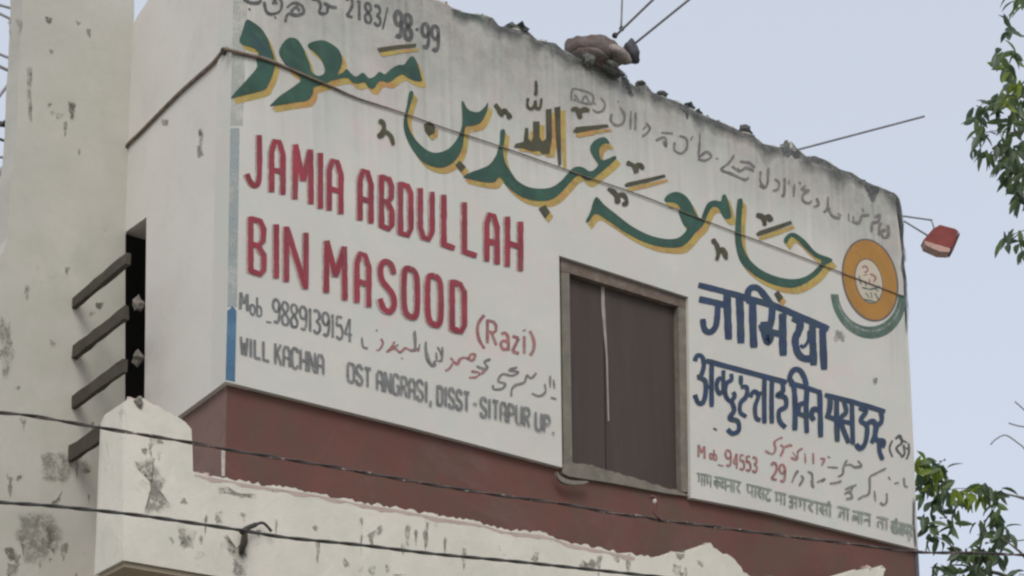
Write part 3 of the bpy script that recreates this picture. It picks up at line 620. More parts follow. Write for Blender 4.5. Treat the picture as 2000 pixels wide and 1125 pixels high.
for c in ([(130,-10),(190,20),(250,15),(262,-20)], [(285,10),(300,80),(340,102),(400,80),(415,20),(395,-15)], [(350,30),(362,-5),(378,30)], [(450,55),(500,20),(560,40),(572,90),(520,110),(460,100),(440,160)], [(480,85),(520,50),(545,80)],
          [(630,-10),(680,0),(700,40),(690,90),(740,95),(752,50)], [(720,20),(770,45),(820,55)], [(170,60),(185,72)], [(360,120),(372,132)]): p.stroke(zA(c), 5.5, wob=.5); p.cut()
p.done('painted_word', 'paint_slate', fw, 'dark grey lettering ending in 2183/98-99 at the top edge')

# ---- small Urdu lines
p = Paint(PF, .002)
U = [(zC, [[(50,150),(55,90),(80,75),(180,110),(185,160),(150,170),(60,140)], [(70,110),(110,160),(140,120),(165,165)], [(195,160),(205,175)], [(235,130),(262,170),(250,210),(215,222),(185,205)],
           [(355,190),(385,240),(375,290),(335,305),(300,275),(305,230)], [(340,150),(350,158)], [(425,215),(422,330)], [(455,220),(452,335)], [(520,290),(545,320),(530,350),(495,375)], [(500,330),(520,310)],
           [(580,400),(640,380),(645,440),(630,400)], [(615,350),(690,355)], [(700,410),(700,460),(740,480),(775,450),(775,390),(730,370)], [(760,372),(772,385)], [(800,400),(815,370)],
           [(860,355),(855,440),(850,500)], [(850,510),(900,470),(930,500),(890,525),(845,515)], [(960,510),(975,515)],
           [(985,580),(1040,540),(1075,490)], [(990,585),(1060,610),(1140,645),(1165,630)], [(1060,560),(1110,590),(1150,570),(1200,590)], [(1110,530),(1170,540),(1205,570)], [(1100,570),(1105,600)], [(1240,590),(1240,660),(1275,690),(1290,640)]]),
     (zT, [[(605,510),(600,620),(575,670),(535,650)], [(655,600),(690,625),(680,680),(640,690)], [(735,590),(730,720),(710,725)], [(770,610),(765,640)], [(810,640),(805,740)], [(850,620),(860,640)], [(900,650),(870,680),(925,690),(880,720),(880,770),(925,790),(945,770)],
           [(985,750),(1000,800),(960,820)], [(1075,740),(1070,830),(1040,860)], [(1080,820),(1095,870),(1130,900),(1170,905)], [(1150,870),(1180,885)], [(1235,870),(1240,930)], [(1260,930),(1310,945),(1330,920),(1340,890),(1400,880)], [(1345,830),(1350,860)], [(1270,890),(1280,920)],
           [(1420,940),(1470,930),(1480,880),(1440,900)], [(1420,940),(1415,1020)], [(1500,950),(1480,960),(1475,1040)], [(1545,960),(1550,1040),(1510,1055),(1495,1010),(1530,1000)]])]
for z_, ss in U:
    for c in ss: p.stroke(z_(c), 4.8, wob=.5); p.cut()
p.done('urdu_stroke', 'paint_urdu', fw, 'thin grey Urdu line slanting under the roofline')
p = Paint(PF, .002); pr = Paint(PF, .002)
LO = [(0, [(1000,370),(1010,440),(1045,450)]), (0, [(1105,315),(1115,325)]), (1, [(1140,380),(1155,415),(1130,460),(1105,465)]), (1, [(1180,480),(1220,440),(1240,400)]), (1, [(1185,480),(1240,450),(1280,480),(1320,450),(1370,470),(1420,450)]), (0, [(1390,320),(1395,450)]), (1,[(1290,520),(1300,530)]),
      (0, [(1470,400),(1475,480),(1510,570),(1540,540)]), (0, [(1555,440),(1590,520),(1560,550)])]
for r_, c in LO: (pr if r_ else p).stroke(zG(c), 4.6, wob=.5); (pr if r_ else p).cut()
LO = [(0, [(30,290),(70,275)]), (0, [(180,180),(190,300),(150,315)]), (0, [(225,270),(215,325)]), (0, [(265,260),(275,370),(310,430),(345,415)]), (0, [(345,330),(350,400)]), (0, [(390,290),(385,400)]),
      (1, [(450,370),(470,400),(440,450),(410,465)]), (1, [(465,390),(500,415),(520,380),(560,370),(610,390),(630,350),(600,345),(580,380)]), (1, [(585,515),(640,510),(660,480),(600,470)]), (0, [(640,430),(690,450),(720,440),(700,400),(745,380)]), (1, [(660,500),(720,450)]),
      (0, [(940,440),(880,460),(950,475),(900,500),(830,490),(800,540),(850,560),(830,595),(770,600),(760,570)]), (0, [(1080,480),(1040,520),(1010,500),(990,550),(930,570),(900,600),(895,655)]), (0, [(1045,630),(1100,650),(1145,620),(1140,560)]), (0, [(1180,500),(1180,590)]), (0, [(1205,530),(1210,600)]), (0, [(1185,660),(1225,672)])]
for r_, c in LO: (pr if r_ else p).stroke(zH(c), 4.8, wob=.5); (pr if r_ else p).cut()
RO = [(1, [(670,130),(730,160),(760,120),(750,60),(790,30),(820,20)]), (1, [(800,80),(830,110),(800,180)]), (1, [(820,110),(880,85),(900,95)]), (1, [(890,190),(940,205),(950,140),(990,110)]), (1, [(905,140),(935,190)]), (1, [(1010,150),(1015,235)]), (1, [(1080,150),(1082,245)]), (1, [(1140,200),(1175,205),(1150,260)]), (0, [(1200,180),(1225,190)]), (0, [(1200,270),(1290,275)]),
      (0, [(1370,210),(1340,260),(1330,330),(1290,350)]), (0, [(1345,255),(1400,250),(1430,270),(1490,260),(1460,215)]), (0, [(900,400),(930,330),(955,300)]), (0, [(975,340),(995,370),(960,430)]), (0, [(1030,310),(1070,330),(1075,420),(1090,440)]), (0, [(1110,400),(1180,370),(1150,395)]), (0, [(1060,380),(1070,440)]),
      (0, [(1220,410),(1290,400),(1320,385)]), (0, [(1560,350),(1620,320),(1700,280)]), (0, [(1560,355),(1555,490),(1500,520),(1460,545)]), (0, [(1720,350),(1735,380)]), (0, [(1350,460),(1450,420)]), (0, [(1345,500),(1390,480),(1410,530),(1360,540)]), (0, [(1400,480),(1420,440)]), (0, [(1600,470),(1610,560)]), (0, [(1650,570),(1680,590),(1705,560),(1705,490)]), (0, [(1770,410),(1810,400)]), (0, [(1850,360),(1860,430),(1885,435)])]
for r_, c in RO: (pr if r_ else p).stroke(zK(c), 4.2, wob=.5); (pr if r_ else p).cut()
p.done('urdu_stroke', 'paint_urdu', fw); pr.done('urdu_stroke', 'paint_red_faded', fw)
# ---- bottom right: faded phone number and Hindi address
p = Paint(PF, .002)
word(p, zK, 'M', 102, 160, 80, 95, 185, 200, 5); word(p, zK, 'ob', 200, 262, 110, 130, 200, 215, 3.6); word(p, zK, '_', 270, 320, 220, 235, 250, 262, 3.2)
word(p, zK, '9', 330, 385, 120, 135, 255, 268, 4.6); word(p, zK, '4553', 400, 605, 150, 190, 280, 318, 4.4); word(p, zK, '29', 720, 845, 228, 255, 375, 398, 5)
p.done('painted_word', 'paint_red_faded', fw, 'faded red phone number low on the right of the window')
H = {  # Devanagari strokes, headline drawn apart
 'ka': [[(.5,0),(.5,1)], [(.5,.4),(.15,.35),(.08,.6),(.3,.72),(.5,.5),(.75,.35),(.92,.5),(.85,.75)]], 'ca': [[(.85,0),(.85,1)], [(.1,.3),(.5,.3),(.2,.55),(.35,.75),(.85,.6)]], 'na': [[(.8,0),(.8,1)], [(.8,.5),(.35,.5),(.2,.55),(.22,.65)]],
 'ra': [[(.5,0),(.65,.25),(.3,.5),(.75,.95)]], 'pa': [[(.8,0),(.8,1)], [(.2,0),(.2,.5),(.5,.65),(.8,.5)]], 'sa': [[(.85,0),(.85,1)], [(.3,0),(.45,.25),(.15,.45),(.55,.95)], [(.3,.5),(.85,.5)]], 'ta': [[(.75,0),(.75,1)], [(.75,.4),(.3,.4),(.15,.7),(.3,.9)]],
 'ma': [[(.8,0),(.8,1)], [(.25,0),(.25,.65),(.1,.75)], [(.25,.62),(.8,.62)]], 'ga': [[(.8,0),(.8,1)], [(.3,0),(.35,.6),(.15,.7)]], 'la': [[(.85,0),(.85,1)], [(.85,.45),(.6,.4),(.5,.7),(.35,.4),(.1,.5),(.15,.85)]], 'ja': [[(.8,0),(.8,1)], [(.8,.4),(.35,.4),(.4,.75),(.1,.75)]],
 'aa': [[(.5,0),(.5,1)]], 'ii': [[(.5,1),(.5,0),(.35,-.3),(.0,-.15),(.1,0)]], 'u': [[(.0,1),(.4,1.15),(.1,1.35)]], 'tta': [[(.5,0),(.5,.3),(.15,.6),(.5,.95),(.85,.75)]], 'a': [[(.85,0),(.85,1)], [(.1,.1),(.4,.1),(.4,.4),(.15,.45),(.45,.6),(.35,.95),(.05,.85)], [(.4,.5),(.85,.5)]],
}
def hindi(P_, z_, gl, x0, x1, t0, t1, h, wd):
    ws = [(.45 if g_ in ('aa', 'ii') else .05 if g_ == 'u' else 1) for g_ in gl]; tot = sum(ws); x = 0
    P_.stroke(z_([(x0 - 2, t0), (x1 + 2, t1)]), wd * 1.05, sm=False, wob=.3)
    for g_, w_ in zip(gl, ws):
        a, b = x / tot, (x + max(w_, .4)) / tot
        for st in H[g_]:
            P_.stroke(z_([(x0 + (x1 - x0) * (a + (b - a) * u), t0 + (t1 - t0) * (a + (b - a) * u) + h * v) for u, v in st]), wd, wob=.4)
        x += w_
    P_.cut()
p = Paint(PF, .002)
for gl, x0, x1, t0, t1 in [(['ga', 'aa', 'ma'], 92, 220, 322, 350), (['ka', 'ca', 'na', 'aa', 'ra'], 240, 470, 352, 402), (['pa', 'aa', 'sa', 'tta'], 512, 728, 415, 468), (['ma', 'aa'], 752, 852, 480, 502), (['a', 'ga', 'ra', 'aa', 'sa', 'ii'], 872, 1240, 512, 600),
                           (['ja', 'aa'], 1285, 1390, 605, 630), (['la', 'aa', 'na'], 1412, 1572, 640, 675), (['ta', 'aa'], 1618, 1720, 690, 712), (['sa', 'ii', 'ta', 'aa', 'pa', 'u', 'ra'], 1742, 1932, 728, 772)]:
    hindi(p, zK, gl, x0, x1, t0, t1, 98, 4.4)
p.done('painted_word', 'paint_sage', fw, 'faded grey-green Hindi address along the bottom right edge')
# ---- large navy Hindi lettering
p = Paint(PF, .003)
I = [([(90,62),(260,105),(450,158)], 11), ([(95,165),(200,188),(300,212)], 12), ([(232,215),(228,300),(215,370),(175,408),(135,385),(122,310)], 11), ([(300,115),(305,290),(312,462)], 14), ([(390,150),(398,300),(402,490)], 14), ([(488,190),(490,350),(497,522)], 14),
     ([(470,195),(452,125),(480,82),(530,88),(580,145),(640,225)], 12), ([(430,158),(640,212),(850,300),(1045,385)], 12), ([(632,225),(625,320),(600,390),(565,395),(552,350)], 12), ([(570,330),(580,430),(600,480),(620,430)], 14), ([(600,400),(660,415),(715,425)], 12), ([(708,270),(708,420),(712,580)], 14),
     ([(780,300),(835,335),(825,400),(800,460),(815,550),(860,598),(935,600)], 13), ([(900,395),(895,470),(860,515),(838,500)], 6), ([(925,350),(930,500),(935,650)], 13), ([(1000,380),(1005,530),(1012,682)], 13)]
for c, w_ in I: p.stroke(zI(c), w_ * 1.08, wob=.15, cap=.85); p.cut()
Jl = [([(48,70),(62,40),(90,48),(98,95),(82,150),(60,158)], 10), ([(70,160),(105,180),(108,240),(95,295),(68,300),(48,255)], 10), ([(110,68),(330,128),(555,188)], 11), ([(141,85),(140,200),(141,322)], 10), ([(102,205),(140,215)], 8),
      ([(204,165),(178,170),(168,210),(182,248),(203,235)], 9), ([(206,120),(205,180),(206,250)], 9), ([(248,140),(250,172),(222,195),(217,255),(243,290),(268,262),(258,240)], 9), ([(250,290),(264,340),(240,385),(284,400),(290,450),(256,468),(228,445)], 10),
      ([(301,150),(302,200)], 9), ([(300,212),(335,215),(330,265),(300,300),(298,350),(332,376)], 9), ([(352,268),(374,236),(398,260),(380,320),(385,380),(410,395)], 9), ([(398,250),(430,240)], 8), ([(431,165),(430,290),(431,412)], 10), ([(472,178),(470,300),(472,412)], 10),
      ([(530,188),(532,235),(500,258),(545,270),(548,320),(512,345),(515,400),(548,435)], 10),
      ([(598,450),(600,320),(592,210),(570,165),(590,120),(625,120),(650,160),(662,205)], 11), ([(568,192),(650,212),(745,245)], 10), ([(665,220),(660,340),(664,465)], 11), ([(660,300),(625,310),(620,355),(655,370)], 10), ([(735,245),(738,360),(740,487)], 11), ([(735,340),(700,335),(690,370),(705,395)], 11),
      ([(762,255),(920,295),(1095,348)], 10), ([(792,270),(790,330),(775,385)], 11), ([(780,375),(830,392)], 10), ([(828,275),(828,390),(832,512)], 11), ([(868,290),(880,350),(850,395),(895,520)], 10), ([(860,400),(915,412)], 9), ([(912,300),(914,410),(918,528)], 10),
      ([(950,325),(990,345),(960,395),(995,430),(985,520),(955,550),(935,525)], 10), ([(985,420),(1030,400),(1045,450),(1020,520)], 10), ([(1072,350),(1075,400),(1042,440),(1045,500),(1085,510),(1080,545)], 10), ([(1060,520),(1065,570),(1082,612)], 9)]
for c, w_ in Jl: p.stroke(zJ(c), w_ * .92, wob=.15, cap=.85); p.cut()
p.done('letter_stroke', 'paint_navy', fw, 'large navy Hindi lettering right of the window')
p = Paint(PF, .002)
for c, w_ in [([(1135,505),(1118,550),(1135,600)], 4), ([(1150,500),(1175,480),(1185,520),(1155,550),(1185,590)], 5), ([(1165,480),(1180,500),(1215,520)], 4), ([(1195,530),(1200,580),(1180,600)], 5), ([(1205,545),(1225,560)], 4), ([(1222,520),(1225,570),(1210,612)], 4)]: p.stroke(zJ(c), w_, wob=.3); p.cut()
p.stroke(zJ([(150,440),(170,450)]), 7); p.cut()
p.done('letter_stroke', 'paint_slate', fw)
# ---- round emblem
em = bpy.data.objects.new
ce = (1360 + 955 / 2.8136, 300 + 697 / 2.8136)
p = Paint(PF, .002); T = -12
p.ellipse(1696, 574, 73, 88, T, hole=(58, 64), a0=12, a1=190); p.done('emblem_crescent', 'paint_emblem_green', fw, 'green crescent under the round emblem')
p = Paint(PF, .0026); p.ellipse(1697, 574, 64, 75, T, hole=(61, 71), a0=25, a1=175); p.done('emblem_pale_band', 'paint_mint', fw)  # paler painted band inside the crescent
p = Paint(PF, .003); p.ellipse(1699.5, 547, 54, 82, T); p.done('emblem_outline', 'paint_ring', fw)
p = Paint(PF, .0036); p.ellipse(1699.5, 547, 50.5, 78.5, T); p.done('emblem_disc', 'paint_orange', fw, 'orange disc of the round emblem')
p = Paint(PF, .0042); p.ellipse(1697, 549, 27, 45, T); p.done('emblem_inner_ring', 'paint_ring', fw)
p = Paint(PF, .0048); p.ellipse(1697, 549, 25, 42.5, T); p.done('emblem_centre', 'paint_pink', fw)
p = Paint(PF, .0054)
for c in ([(912,628),(928,618),(944,640),(925,655)], [(918,670),(945,662)], [(955,660),(985,680),(975,705)], [(950,690),(955,720)]): p.stroke(zD(c), 4.0, wob=.6); p.cut()
p.done('emblem_red_script', 'paint_red_faded', fw)
p = Paint(PF, .0054)
for c in ([(895,670),(905,720)], [(910,735),(960,745),(1010,728)], [(925,700),(935,730)], [(930,765),(950,790)], [(960,760),(965,795)], [(980,765),(1000,800)], [(922,800),(985,815)], [(985,745),(1000,755)]): p.stroke(zD(c), 3.2, wob=.6); p.cut()
p.done('emblem_grey_script', 'paint_emblem_green', fw)

# ================================================================ patches of flaked plaster and stains
z3 = Zm(0, 750, 3.0); z1 = Zm(0, 0, 2.812); z2 = Zm(0, 400, 2.812); zP = Zm(350, 820, 3.636); zQ = Zm(900, 900, 3.333)
for pts, m in [([(800,455),(870,450),(920,480),(955,560),(960,640),(985,700),(940,740),(850,750),(870,700),(875,600),(880,500),(820,480)], 'stain_grey'),
               ([(1050,840),(1140,850),(1138,940),(1110,950),(1080,985),(1055,950),(1048,900)], 'stain_grey'), ([(985,905),(1015,900),(1010,940),(995,935)], 'stain_grey'), ([(1170,895),(1190,895),(1185,940),(1172,935)], 'stain_grey'),
               ([(1060,680),(1090,665),(1095,700),(1062,705)], 'stain_grey'), ([(880,325),(950,330),(955,350),(890,355)], 'stain_grey'), ([(720,320),(800,320),(810,340),(730,350)], 'stain_grey'), ([(1265,750),(1305,745),(1300,810),(1265,812)], 'stain_grey'),
               ([(640,560),(680,540),(690,590),(650,600)], 'stain_grey')]:
    if min(x for x, y in z3(pts)) > 241: blot(PP, z3(pts), m, pw)
for pts in ([(260,580),(400,590),(560,640),(540,680),(380,640),(280,620)],):
    pass
for pts, m in [([(290,480),(400,500),(470,520),(530,540),(520,560),(380,540),(300,510)], 'stain_grey'), ([(330,840),(350,835),(380,890),(400,960),(450,960),(470,860),(480,850),(478,980),(440,980),(395,975),(350,900)], 'stain_dark'),
               ([(400,960),(470,985),(468,1100),(380,1100),(395,1000)], 'stain_grey'), ([(1285,595),(1340,600),(1330,625),(1290,622)], 'stain_grey'), ([(1420,740),(1450,735),(1430,790),(1350,830),(1330,820),(1390,785)], 'stain_grey'),
               ([(1170,985),(1190,990),(1215,1030),(1180,1040)], 'stain_grey'), ([(1265,1075),(1300,1040),(1310,1050),(1290,1080)], 'stain_grey'), ([(1350,1035),(1385,1040),(1385,1095),(1350,1090)], 'stain_grey'), ([(1465,1030),(1485,1030),(1490,1085),(1470,1085)], 'stain_grey'), ([(1520,1095),(1600,1095),(1600,1108),(1520,1106)], 'stain_grey'), ([(650,485),(690,500),(680,515),(655,508)], 'stain_grey')]:
    blot(PP, zP(pts), m, pw)
for pts in ([(780,640),(800,650),(820,680),(860,630),(885,660),(870,700),(820,710),(780,690)], [(480,590),(510,600),(500,660),(470,640)], [(1400,600),(1450,600),(1460,630),(1420,640)], [(1380,670),(1440,690),(1420,730),(1370,720)], [(980,610),(1030,620),(1020,660),(990,650)], [(1080,610),(1110,620),(1100,730),(1085,720)], [(1540,650),(1580,660),(1570,690),(1545,680)]):
    blot(PP, zQ(pts), 'stain_grey', pw)
# bright and pink broken plaster edge of the parapet
pk = rag([(380, 924), (430, 934), (480, 943), (540, 952), (620, 965), (700, 982), (780, 994), (860, 1010), (930, 1020), (985, 1036), (1060, 1043), (1110, 1060), (1180, 1074), (1240, 1086)], 0, 7)
pkl = [(x, y + 6 + 7 * noise.noise(Vector((x * .03, 2, 0))) + random.uniform(-1.5, 1.5)) for x, y in pk]
p = Paint(PP, .0014); p.poly([(x, y + 2) for x, y in pk] + [(x, y + 2) for x, y in pkl[::-1]]); p.done('broken_edge', 'pink_plaster', pw)
for i in range(26):
    rr_ = random.Random(i * 7 + 1); x = rr_.uniform(250, 1380); y0 = 925 + (x - 380) * .178 if x > 380 else 800 + rr_.uniform(0, 60)
    y = y0 + rr_.uniform(12, 90); hgt = rr_.uniform(10, 46); wd_ = rr_.uniform(4, 11)
    blot(PP, [(x - wd_ * .4, y), (x + wd_ * .5, y + 2), (x + wd_ * .3, y + hgt * .5), (x, y + hgt), (x - wd_ * .5, y + hgt * .4)], 'stain_grey', pw, 'drip_stain', .0018)
for i in range(30):
    rr_ = random.Random(i * 13 + 5); x = rr_.uniform(12, 190); y = rr_.choice([rr_.uniform(900, 1120), rr_.uniform(20, 880)]); hgt = rr_.uniform(8, 40); wd_ = rr_.uniform(4, 12)
    blot(PL, [(x - wd_ * .4, y), (x + wd_ * .5, y + 2), (x + wd_ * .3, y + hgt * .5), (x, y + hgt), (x - wd_ * .5, y + hgt * .4)], 'stain_grey', lw, 'drip_stain', .0018)
for i, (x, y, r) in enumerate([(392, 922, 6), (408, 926, 7), (530, 950, 5), (1062, 1042, 8), (1082, 1052, 7), (1320, 1079, 8), (1340, 1077, 6), (1386, 1064, 9), (1408, 1083, 7), (1428, 1094, 6), (1446, 1110, 8), (1700, 1110, 12), (1722, 1108, 9), (258, 778, 7), (300, 788, 6), (955, 1026, 5), (780, 992, 5), (858, 1006, 5)]):
    pp_ = PP.hit(x, y) - NF * .04
    link('plaster_lump', lump(pp_, r / F_PX * 11.5, i + 90, (1.1, 1.1, .8), 2, .9), 'pink_plaster' if i % 3 else 'pale_stone', pw)
# stains on side wall and rear left wall
for plane, z_, pts, m, par_ in [
    (PS, z1, [(1092,715),(1112,720),(1112,790),(1100,800),(1090,760)], 'stain_dark', side_w), (PS, z1, [(1078,810),(1110,800),(1108,865),(1085,862)], 'stain_grey', side_w), (PS, z1, [(885,655),(920,655),(915,690),(890,688)], 'stain_grey', side_w),
    (PL, z1, [(255,95),(285,98),(285,125),(260,122)], 'stain_dark', lw), (PL, z1, [(150,380),(175,380),(172,480),(178,640),(165,650),(150,520)], 'stain_grey', lw), (PL, z1, [(375,560),(415,580),(405,640),(388,650)], 'stain_dark', lw), (PL, z1, [(260,565),(285,568),(282,590),(262,588)], 'stain_grey', lw), (PL, z1, [(310,620),(340,625),(335,655),(312,650)], 'stain_grey', lw),
    (PL, z2, [(130,440),(165,450),(160,515),(140,515)], 'stain_grey', lw), (PL, z2, [(275,740),(300,745),(300,780),(278,778)], 'stain_grey', lw), (PL, z2, [(530,535),(565,545),(555,570),(530,560)], 'stain_dark', lw), (PL, z2, [(485,600),(520,590),(500,620)], 'stain_grey', lw), (PL, z2, [(0,640),(50,660),(70,800),(60,920),(20,920),(0,800)], 'stain_grey', lw),
    (PL, z3, [(480,460),(510,450),(530,500),(510,530),(485,510)], 'stain_dark', lw), (PL, z3, [(100,535),(125,540),(120,575),(100,570)], 'stain_dark', lw), (PL, z3, [(300,690),(330,660),(385,640),(350,670),(320,700)], 'stain_dark', lw),
    (PL, z3, [(130,770),(240,760),(330,790),(360,900),(330,1000),(290,960),(250,1040),(150,1030),(110,900)], 'stain_grey', lw), (PL, z3, [(40,960),(85,960),(90,1020),(50,1020)], 'stain_dark', lw), (PL, z3, [(280,840),(310,860),(300,940),(285,930)], 'stain_dark', lw), (PL, z3, [(40,1060),(110,1060),(100,1120),(45,1120)], 'stain_grey', lw), (PL, z3, [(255,410),(410,430),(400,560),(260,560)], 'stain_grey', lw),
    (PPS, z3, [(660,540),(700,545),(700,600),(665,590)], 'stain_grey', pw)]:
    blot(plane, z_(pts), m, par_, 'wall_stain')
blot(PF, [(1625, 655), (1640, 648), (1650, 665), (1636, 672)], 'stain_grey', fw, 'wall_stain'); blot(PF, [(1706, 740), (1712, 738), (1714, 748), (1708, 750)], 'stain_dark', fw, 'wall_stain')
# pale vertical streak at the maroon corner and grey smears on the maroon
p = Paint(PB, .002); p.poly([(432, 878), (440, 878), (439, 930), (433, 930)]); p.done('chipped_corner', 'wire_pale', mw)

# ================================================================ cables
def cable(name, pts3, r, m, label, cat='cable', seg=8, group=None, sag=0):
    v_, f_ = tube(pts3, r, seg); o = link(name, mesh(v_, f_, True), m); return tag(o, label, cat, group)
# thin cable pinned along the sign wall, round the corner and along the side wall
cf = [(441, 96), (470, 104), (520, 116), (560, 132), (640, 166), (700, 192), (780, 218), (860, 247), (960, 280), (1080, 322), (1160, 350), (1240, 377), (1340, 416), (1440, 455), (1540, 492), (1640, 531), (1766, 579)]
cs = [(444, 96), (432, 104), (415, 124), (388, 148), (350, 182), (310, 222), (275, 258), (250, 282), (244, 298)]
p3 = [PS.hit(x, y, .014) for x, y in cs[::-1]] + [PF.hit(x, y, .012) for x, y in cf]
p3 = [Vector(q) for q in smooth(p3, 4)]
n_ = len(p3); rad = [.014 if i < n_ * .42 else max(.005, .014 - .012 * (i / n_ - .42) / .25) for i in range(n_)]
wc = link('wall_cable', mesh(*tube(p3, rad, 8), True), 'cable_brown'); tag(wc, 'thin brown cable pinned across the painted calligraphy and round the corner', 'cable')
v_, f_ = tube([PF.hit(1766, 579, .02), PF.hit(1774, 583, .0), PF.hit(1790, 590, -.1)], .006)
# clamp where it turns the corner
tag(link('cable_clamp', lump(PS.hit(438, 100, .02), .032, 4, (1, 1, .8), 2, .5), 'dark_stone'), 'dark lump of tape holding the cable at the wall corner', 'clamp')
def twisted(pts_px, Y, r, tw, mats, name, label, period=.16, group=None):
    path = [Vector(q) for q in smooth([at(x, y, Y(x)) for x, y in pts_px], 14)]
    # helix of strands
    L = [0]
    for a, b in zip(path, path[1:]): L.append(L[-1] + (b - a).length)
    step = .02; N = int(L[-1] / step); pts = []; j = 0
    for i in range(N + 1):
        s_ = i * step
        while j < len(L) - 2 and L[j + 1] < s_: j += 1
        f = (s_ - L[j]) / max(1e-6, L[j + 1] - L[j]); pts.append(path[j].lerp(path[j + 1], f))
    root = thing(name, label, 'cable', pts[0], group)
    for k, m in enumerate(mats):
        q = []
        for i, c in enumerate(pts):
            d = (pts[min(i + 1, N)] - pts[max(i - 1, 0)]).normalized(); a = d.cross(Z).normalized(); b = a.cross(d)
            th = i * step / period * 2 * math.pi + k * 2 * math.pi / len(mats) + .8 * noise.noise(c)
            q.append(c + (a * math.cos(th) + b * math.sin(th)) * tw)
        v_, f_ = tube(q, r, 6); link('strand', mesh(v_, f_, True), m, root)
    return root
WA = [(-260, 770), (-100, 795), (0, 806), (60, 812), (200, 836), (370, 864), (440, 877), (560, 897), (640, 910), (800, 939), (960, 965), (1100, 984), (1200, 1003), (1262, 1010), (1284, 1016), (1340, 1022), (1440, 1035), (1560, 1050), (1660, 1062), (1790, 1078), (1900, 1080), (2000, 1084), (2200, 1090)]
twisted(WA, lambda x: 9.2 + x * .0012, .006, .0052, ['wire_black', 'wire_mix'], 'twisted_cable', 'upper twisted service cable crossing in front of the maroon wall', .42)
WB = [(-260, 945), (-100, 968), (0, 981), (100, 988), (260, 1005), (400, 1025), (480, 1037), (560, 1050), (700, 1064), (850, 1082), (1000, 1096), (1150, 1112), (1300, 1128), (1600, 1160), (2200, 1220)]
twisted(WB, lambda x: 9.0 + x * .0012, .0072, .0038, ['wire_black', 'wire_black'], 'twisted_cable', 'lower black cable crossing in front of the white parapet', .3)
# knot / drop on the upper cable
kn = [(1268, 972), (1278, 970), (1282, 982), (1278, 998), (1284, 1008), (1296, 1018)]
q = [Vector(v) for v in smooth([at(x, y, 9.2 + 1270 * .0012) for x, y in kn], 6)]
k_ = link('cable_tie', mesh(*tube(q, [.005] + [.0095] * (len(q) - 2) + [.006], 8), True), 'wire_maroon'); tag(k_, 'maroon loose wire end tied on the upper twisted cable', 'wire')
k2 = link('cable_tie', lump(at(1279, 979, 10.72), .012, 2, (1, 1, 1.5)), 'wire_pale'); tag(k2, 'pale tape knot on the upper twisted cable under the window', 'tape')
# bracket with hook on the parapet
hk = thing('cable_bracket', 'black hooked bracket holding the lower cable on the parapet', 'bracket', PP.hit(478, 1044))
q = [Vector(v) for v in smooth([PP.hit(x, y, .05) for x, y in [(470, 1040), (482, 1032), (496, 1026), (512, 1021), (522, 1028), (530, 1038)]], 5)]
link('hook', mesh(*tube(q, [.016] * 12 + [.010] * (len(q) - 12), 8), True), 'wire_black', hk)
q = [PP.hit(478, 1040, .05), PP.hit(477, 1058, .04), PP.hit(470, 1082, .02)]
link('bracket_arm', mesh(*tube(q, [.02, .024, .016], 8), True), 'bar_dark', hk)
q = [at(478, 1036, 9.56), PP.hit(476, 1038, .05)]
link('tie_wire', mesh(*tube(q, .006, 6), True), 'wire_black', hk)

# wires in the sky: three at the top centre, going to the bundle on the roof
bp = PF.hit(1176, 100) - NF * .12; Yb = bp.y
def sky_wire(p0, p1, Y0, Y1, r, m, label, name='overhead_wire', group=None):
    a, b = at(*p0, Y0), at(*p1, Y1); n = 12; q = []
    for i in range(n + 1):
        c = a.lerp(b, i / n); c.z -= .0 * math.sin(math.pi * i / n); q.append(c)
    o = link(name, mesh(*tube(q, r, 6), True), m); return tag(o, label, 'wire', group)
sky_wire((1200, 72), (1420, -140), Yb, Yb - 1, .011, 'wire_grey', 'middle overhead wire rising right from the top of the roof bundle')
sky_wire((1230, 93), (1520, -142), Yb + .1, Yb - .9, .011, 'wire_grey', 'lower overhead wire rising right from the dark end of the roof bundle')
sky_wire((1213, 60), (1222, -200), Yb, Yb - .2, .0095, 'wire_grey', 'near-vertical overhead wire above the roof bundle')
tag(link('wire_joint', lump(at(1214, 56, Yb), .022, 3), 'wire_black'), 'small black joint where two overhead wires meet', 'joint')
tag(link('wire_joint', lump(at(1201, 69, Yb), .026, 5), 'wire_black'), 'small black joint where the overhead wire enters the roof bundle', 'joint')
Yr = PF.hit(1560, 300).y
sky_wire((1552, 294), (1806, 227), Yr + .1, Yr - .2, .010, 'rod_grey', 'thin grey rod leaning out from the broken roofline', 'iron_rod')
# bundle on the roofline
bn = thing('roof_bundle', 'brown cloth-wrapped bundle tied on the broken roofline', 'bundle', PF.hit(1176, 130) - NF * .1)
def ell(cpx, rx, ry, rz, seed, sub=3, amp=.25, Y=None, tilt=0):
    c = PF.hit(*cpx) + NF * (Y or 0); k = (c - EYE).dot(CW) / F_PX
    bm = bmesh.new(); bmesh.ops.create_icosphere(bm, subdivisions=sub, radius=1)
    ct, st = math.cos(tilt), math.sin(tilt)
    for v in bm.verts:
        f = 1 + amp * noise.noise(v.co * 1.6 + Vector((seed, 0, seed)))+ amp * .4 * noise.noise(v.co * 5 + Vector((seed, 0, seed)))
        x, y, z_ = v.co.x * rx * k * f, v.co.y * ry * k * f, v.co.z * rz * k * f
        x, z_ = x * ct + z_ * st, -x * st + z_ * ct
        v.co = c + CR * x + Vector((0, 1, 0)) * y + Z * z_
    me = bpy.data.meshes.new('m'); bm.to_mesh(me); bm.free()
    for pl in me.polygons: pl.use_smooth = True
    return me
link('wrapping', ell((1168, 94), 54, 40, 30, 2, amp=.28, Y=-.10, tilt=.16), 'bundle_brown', bn)
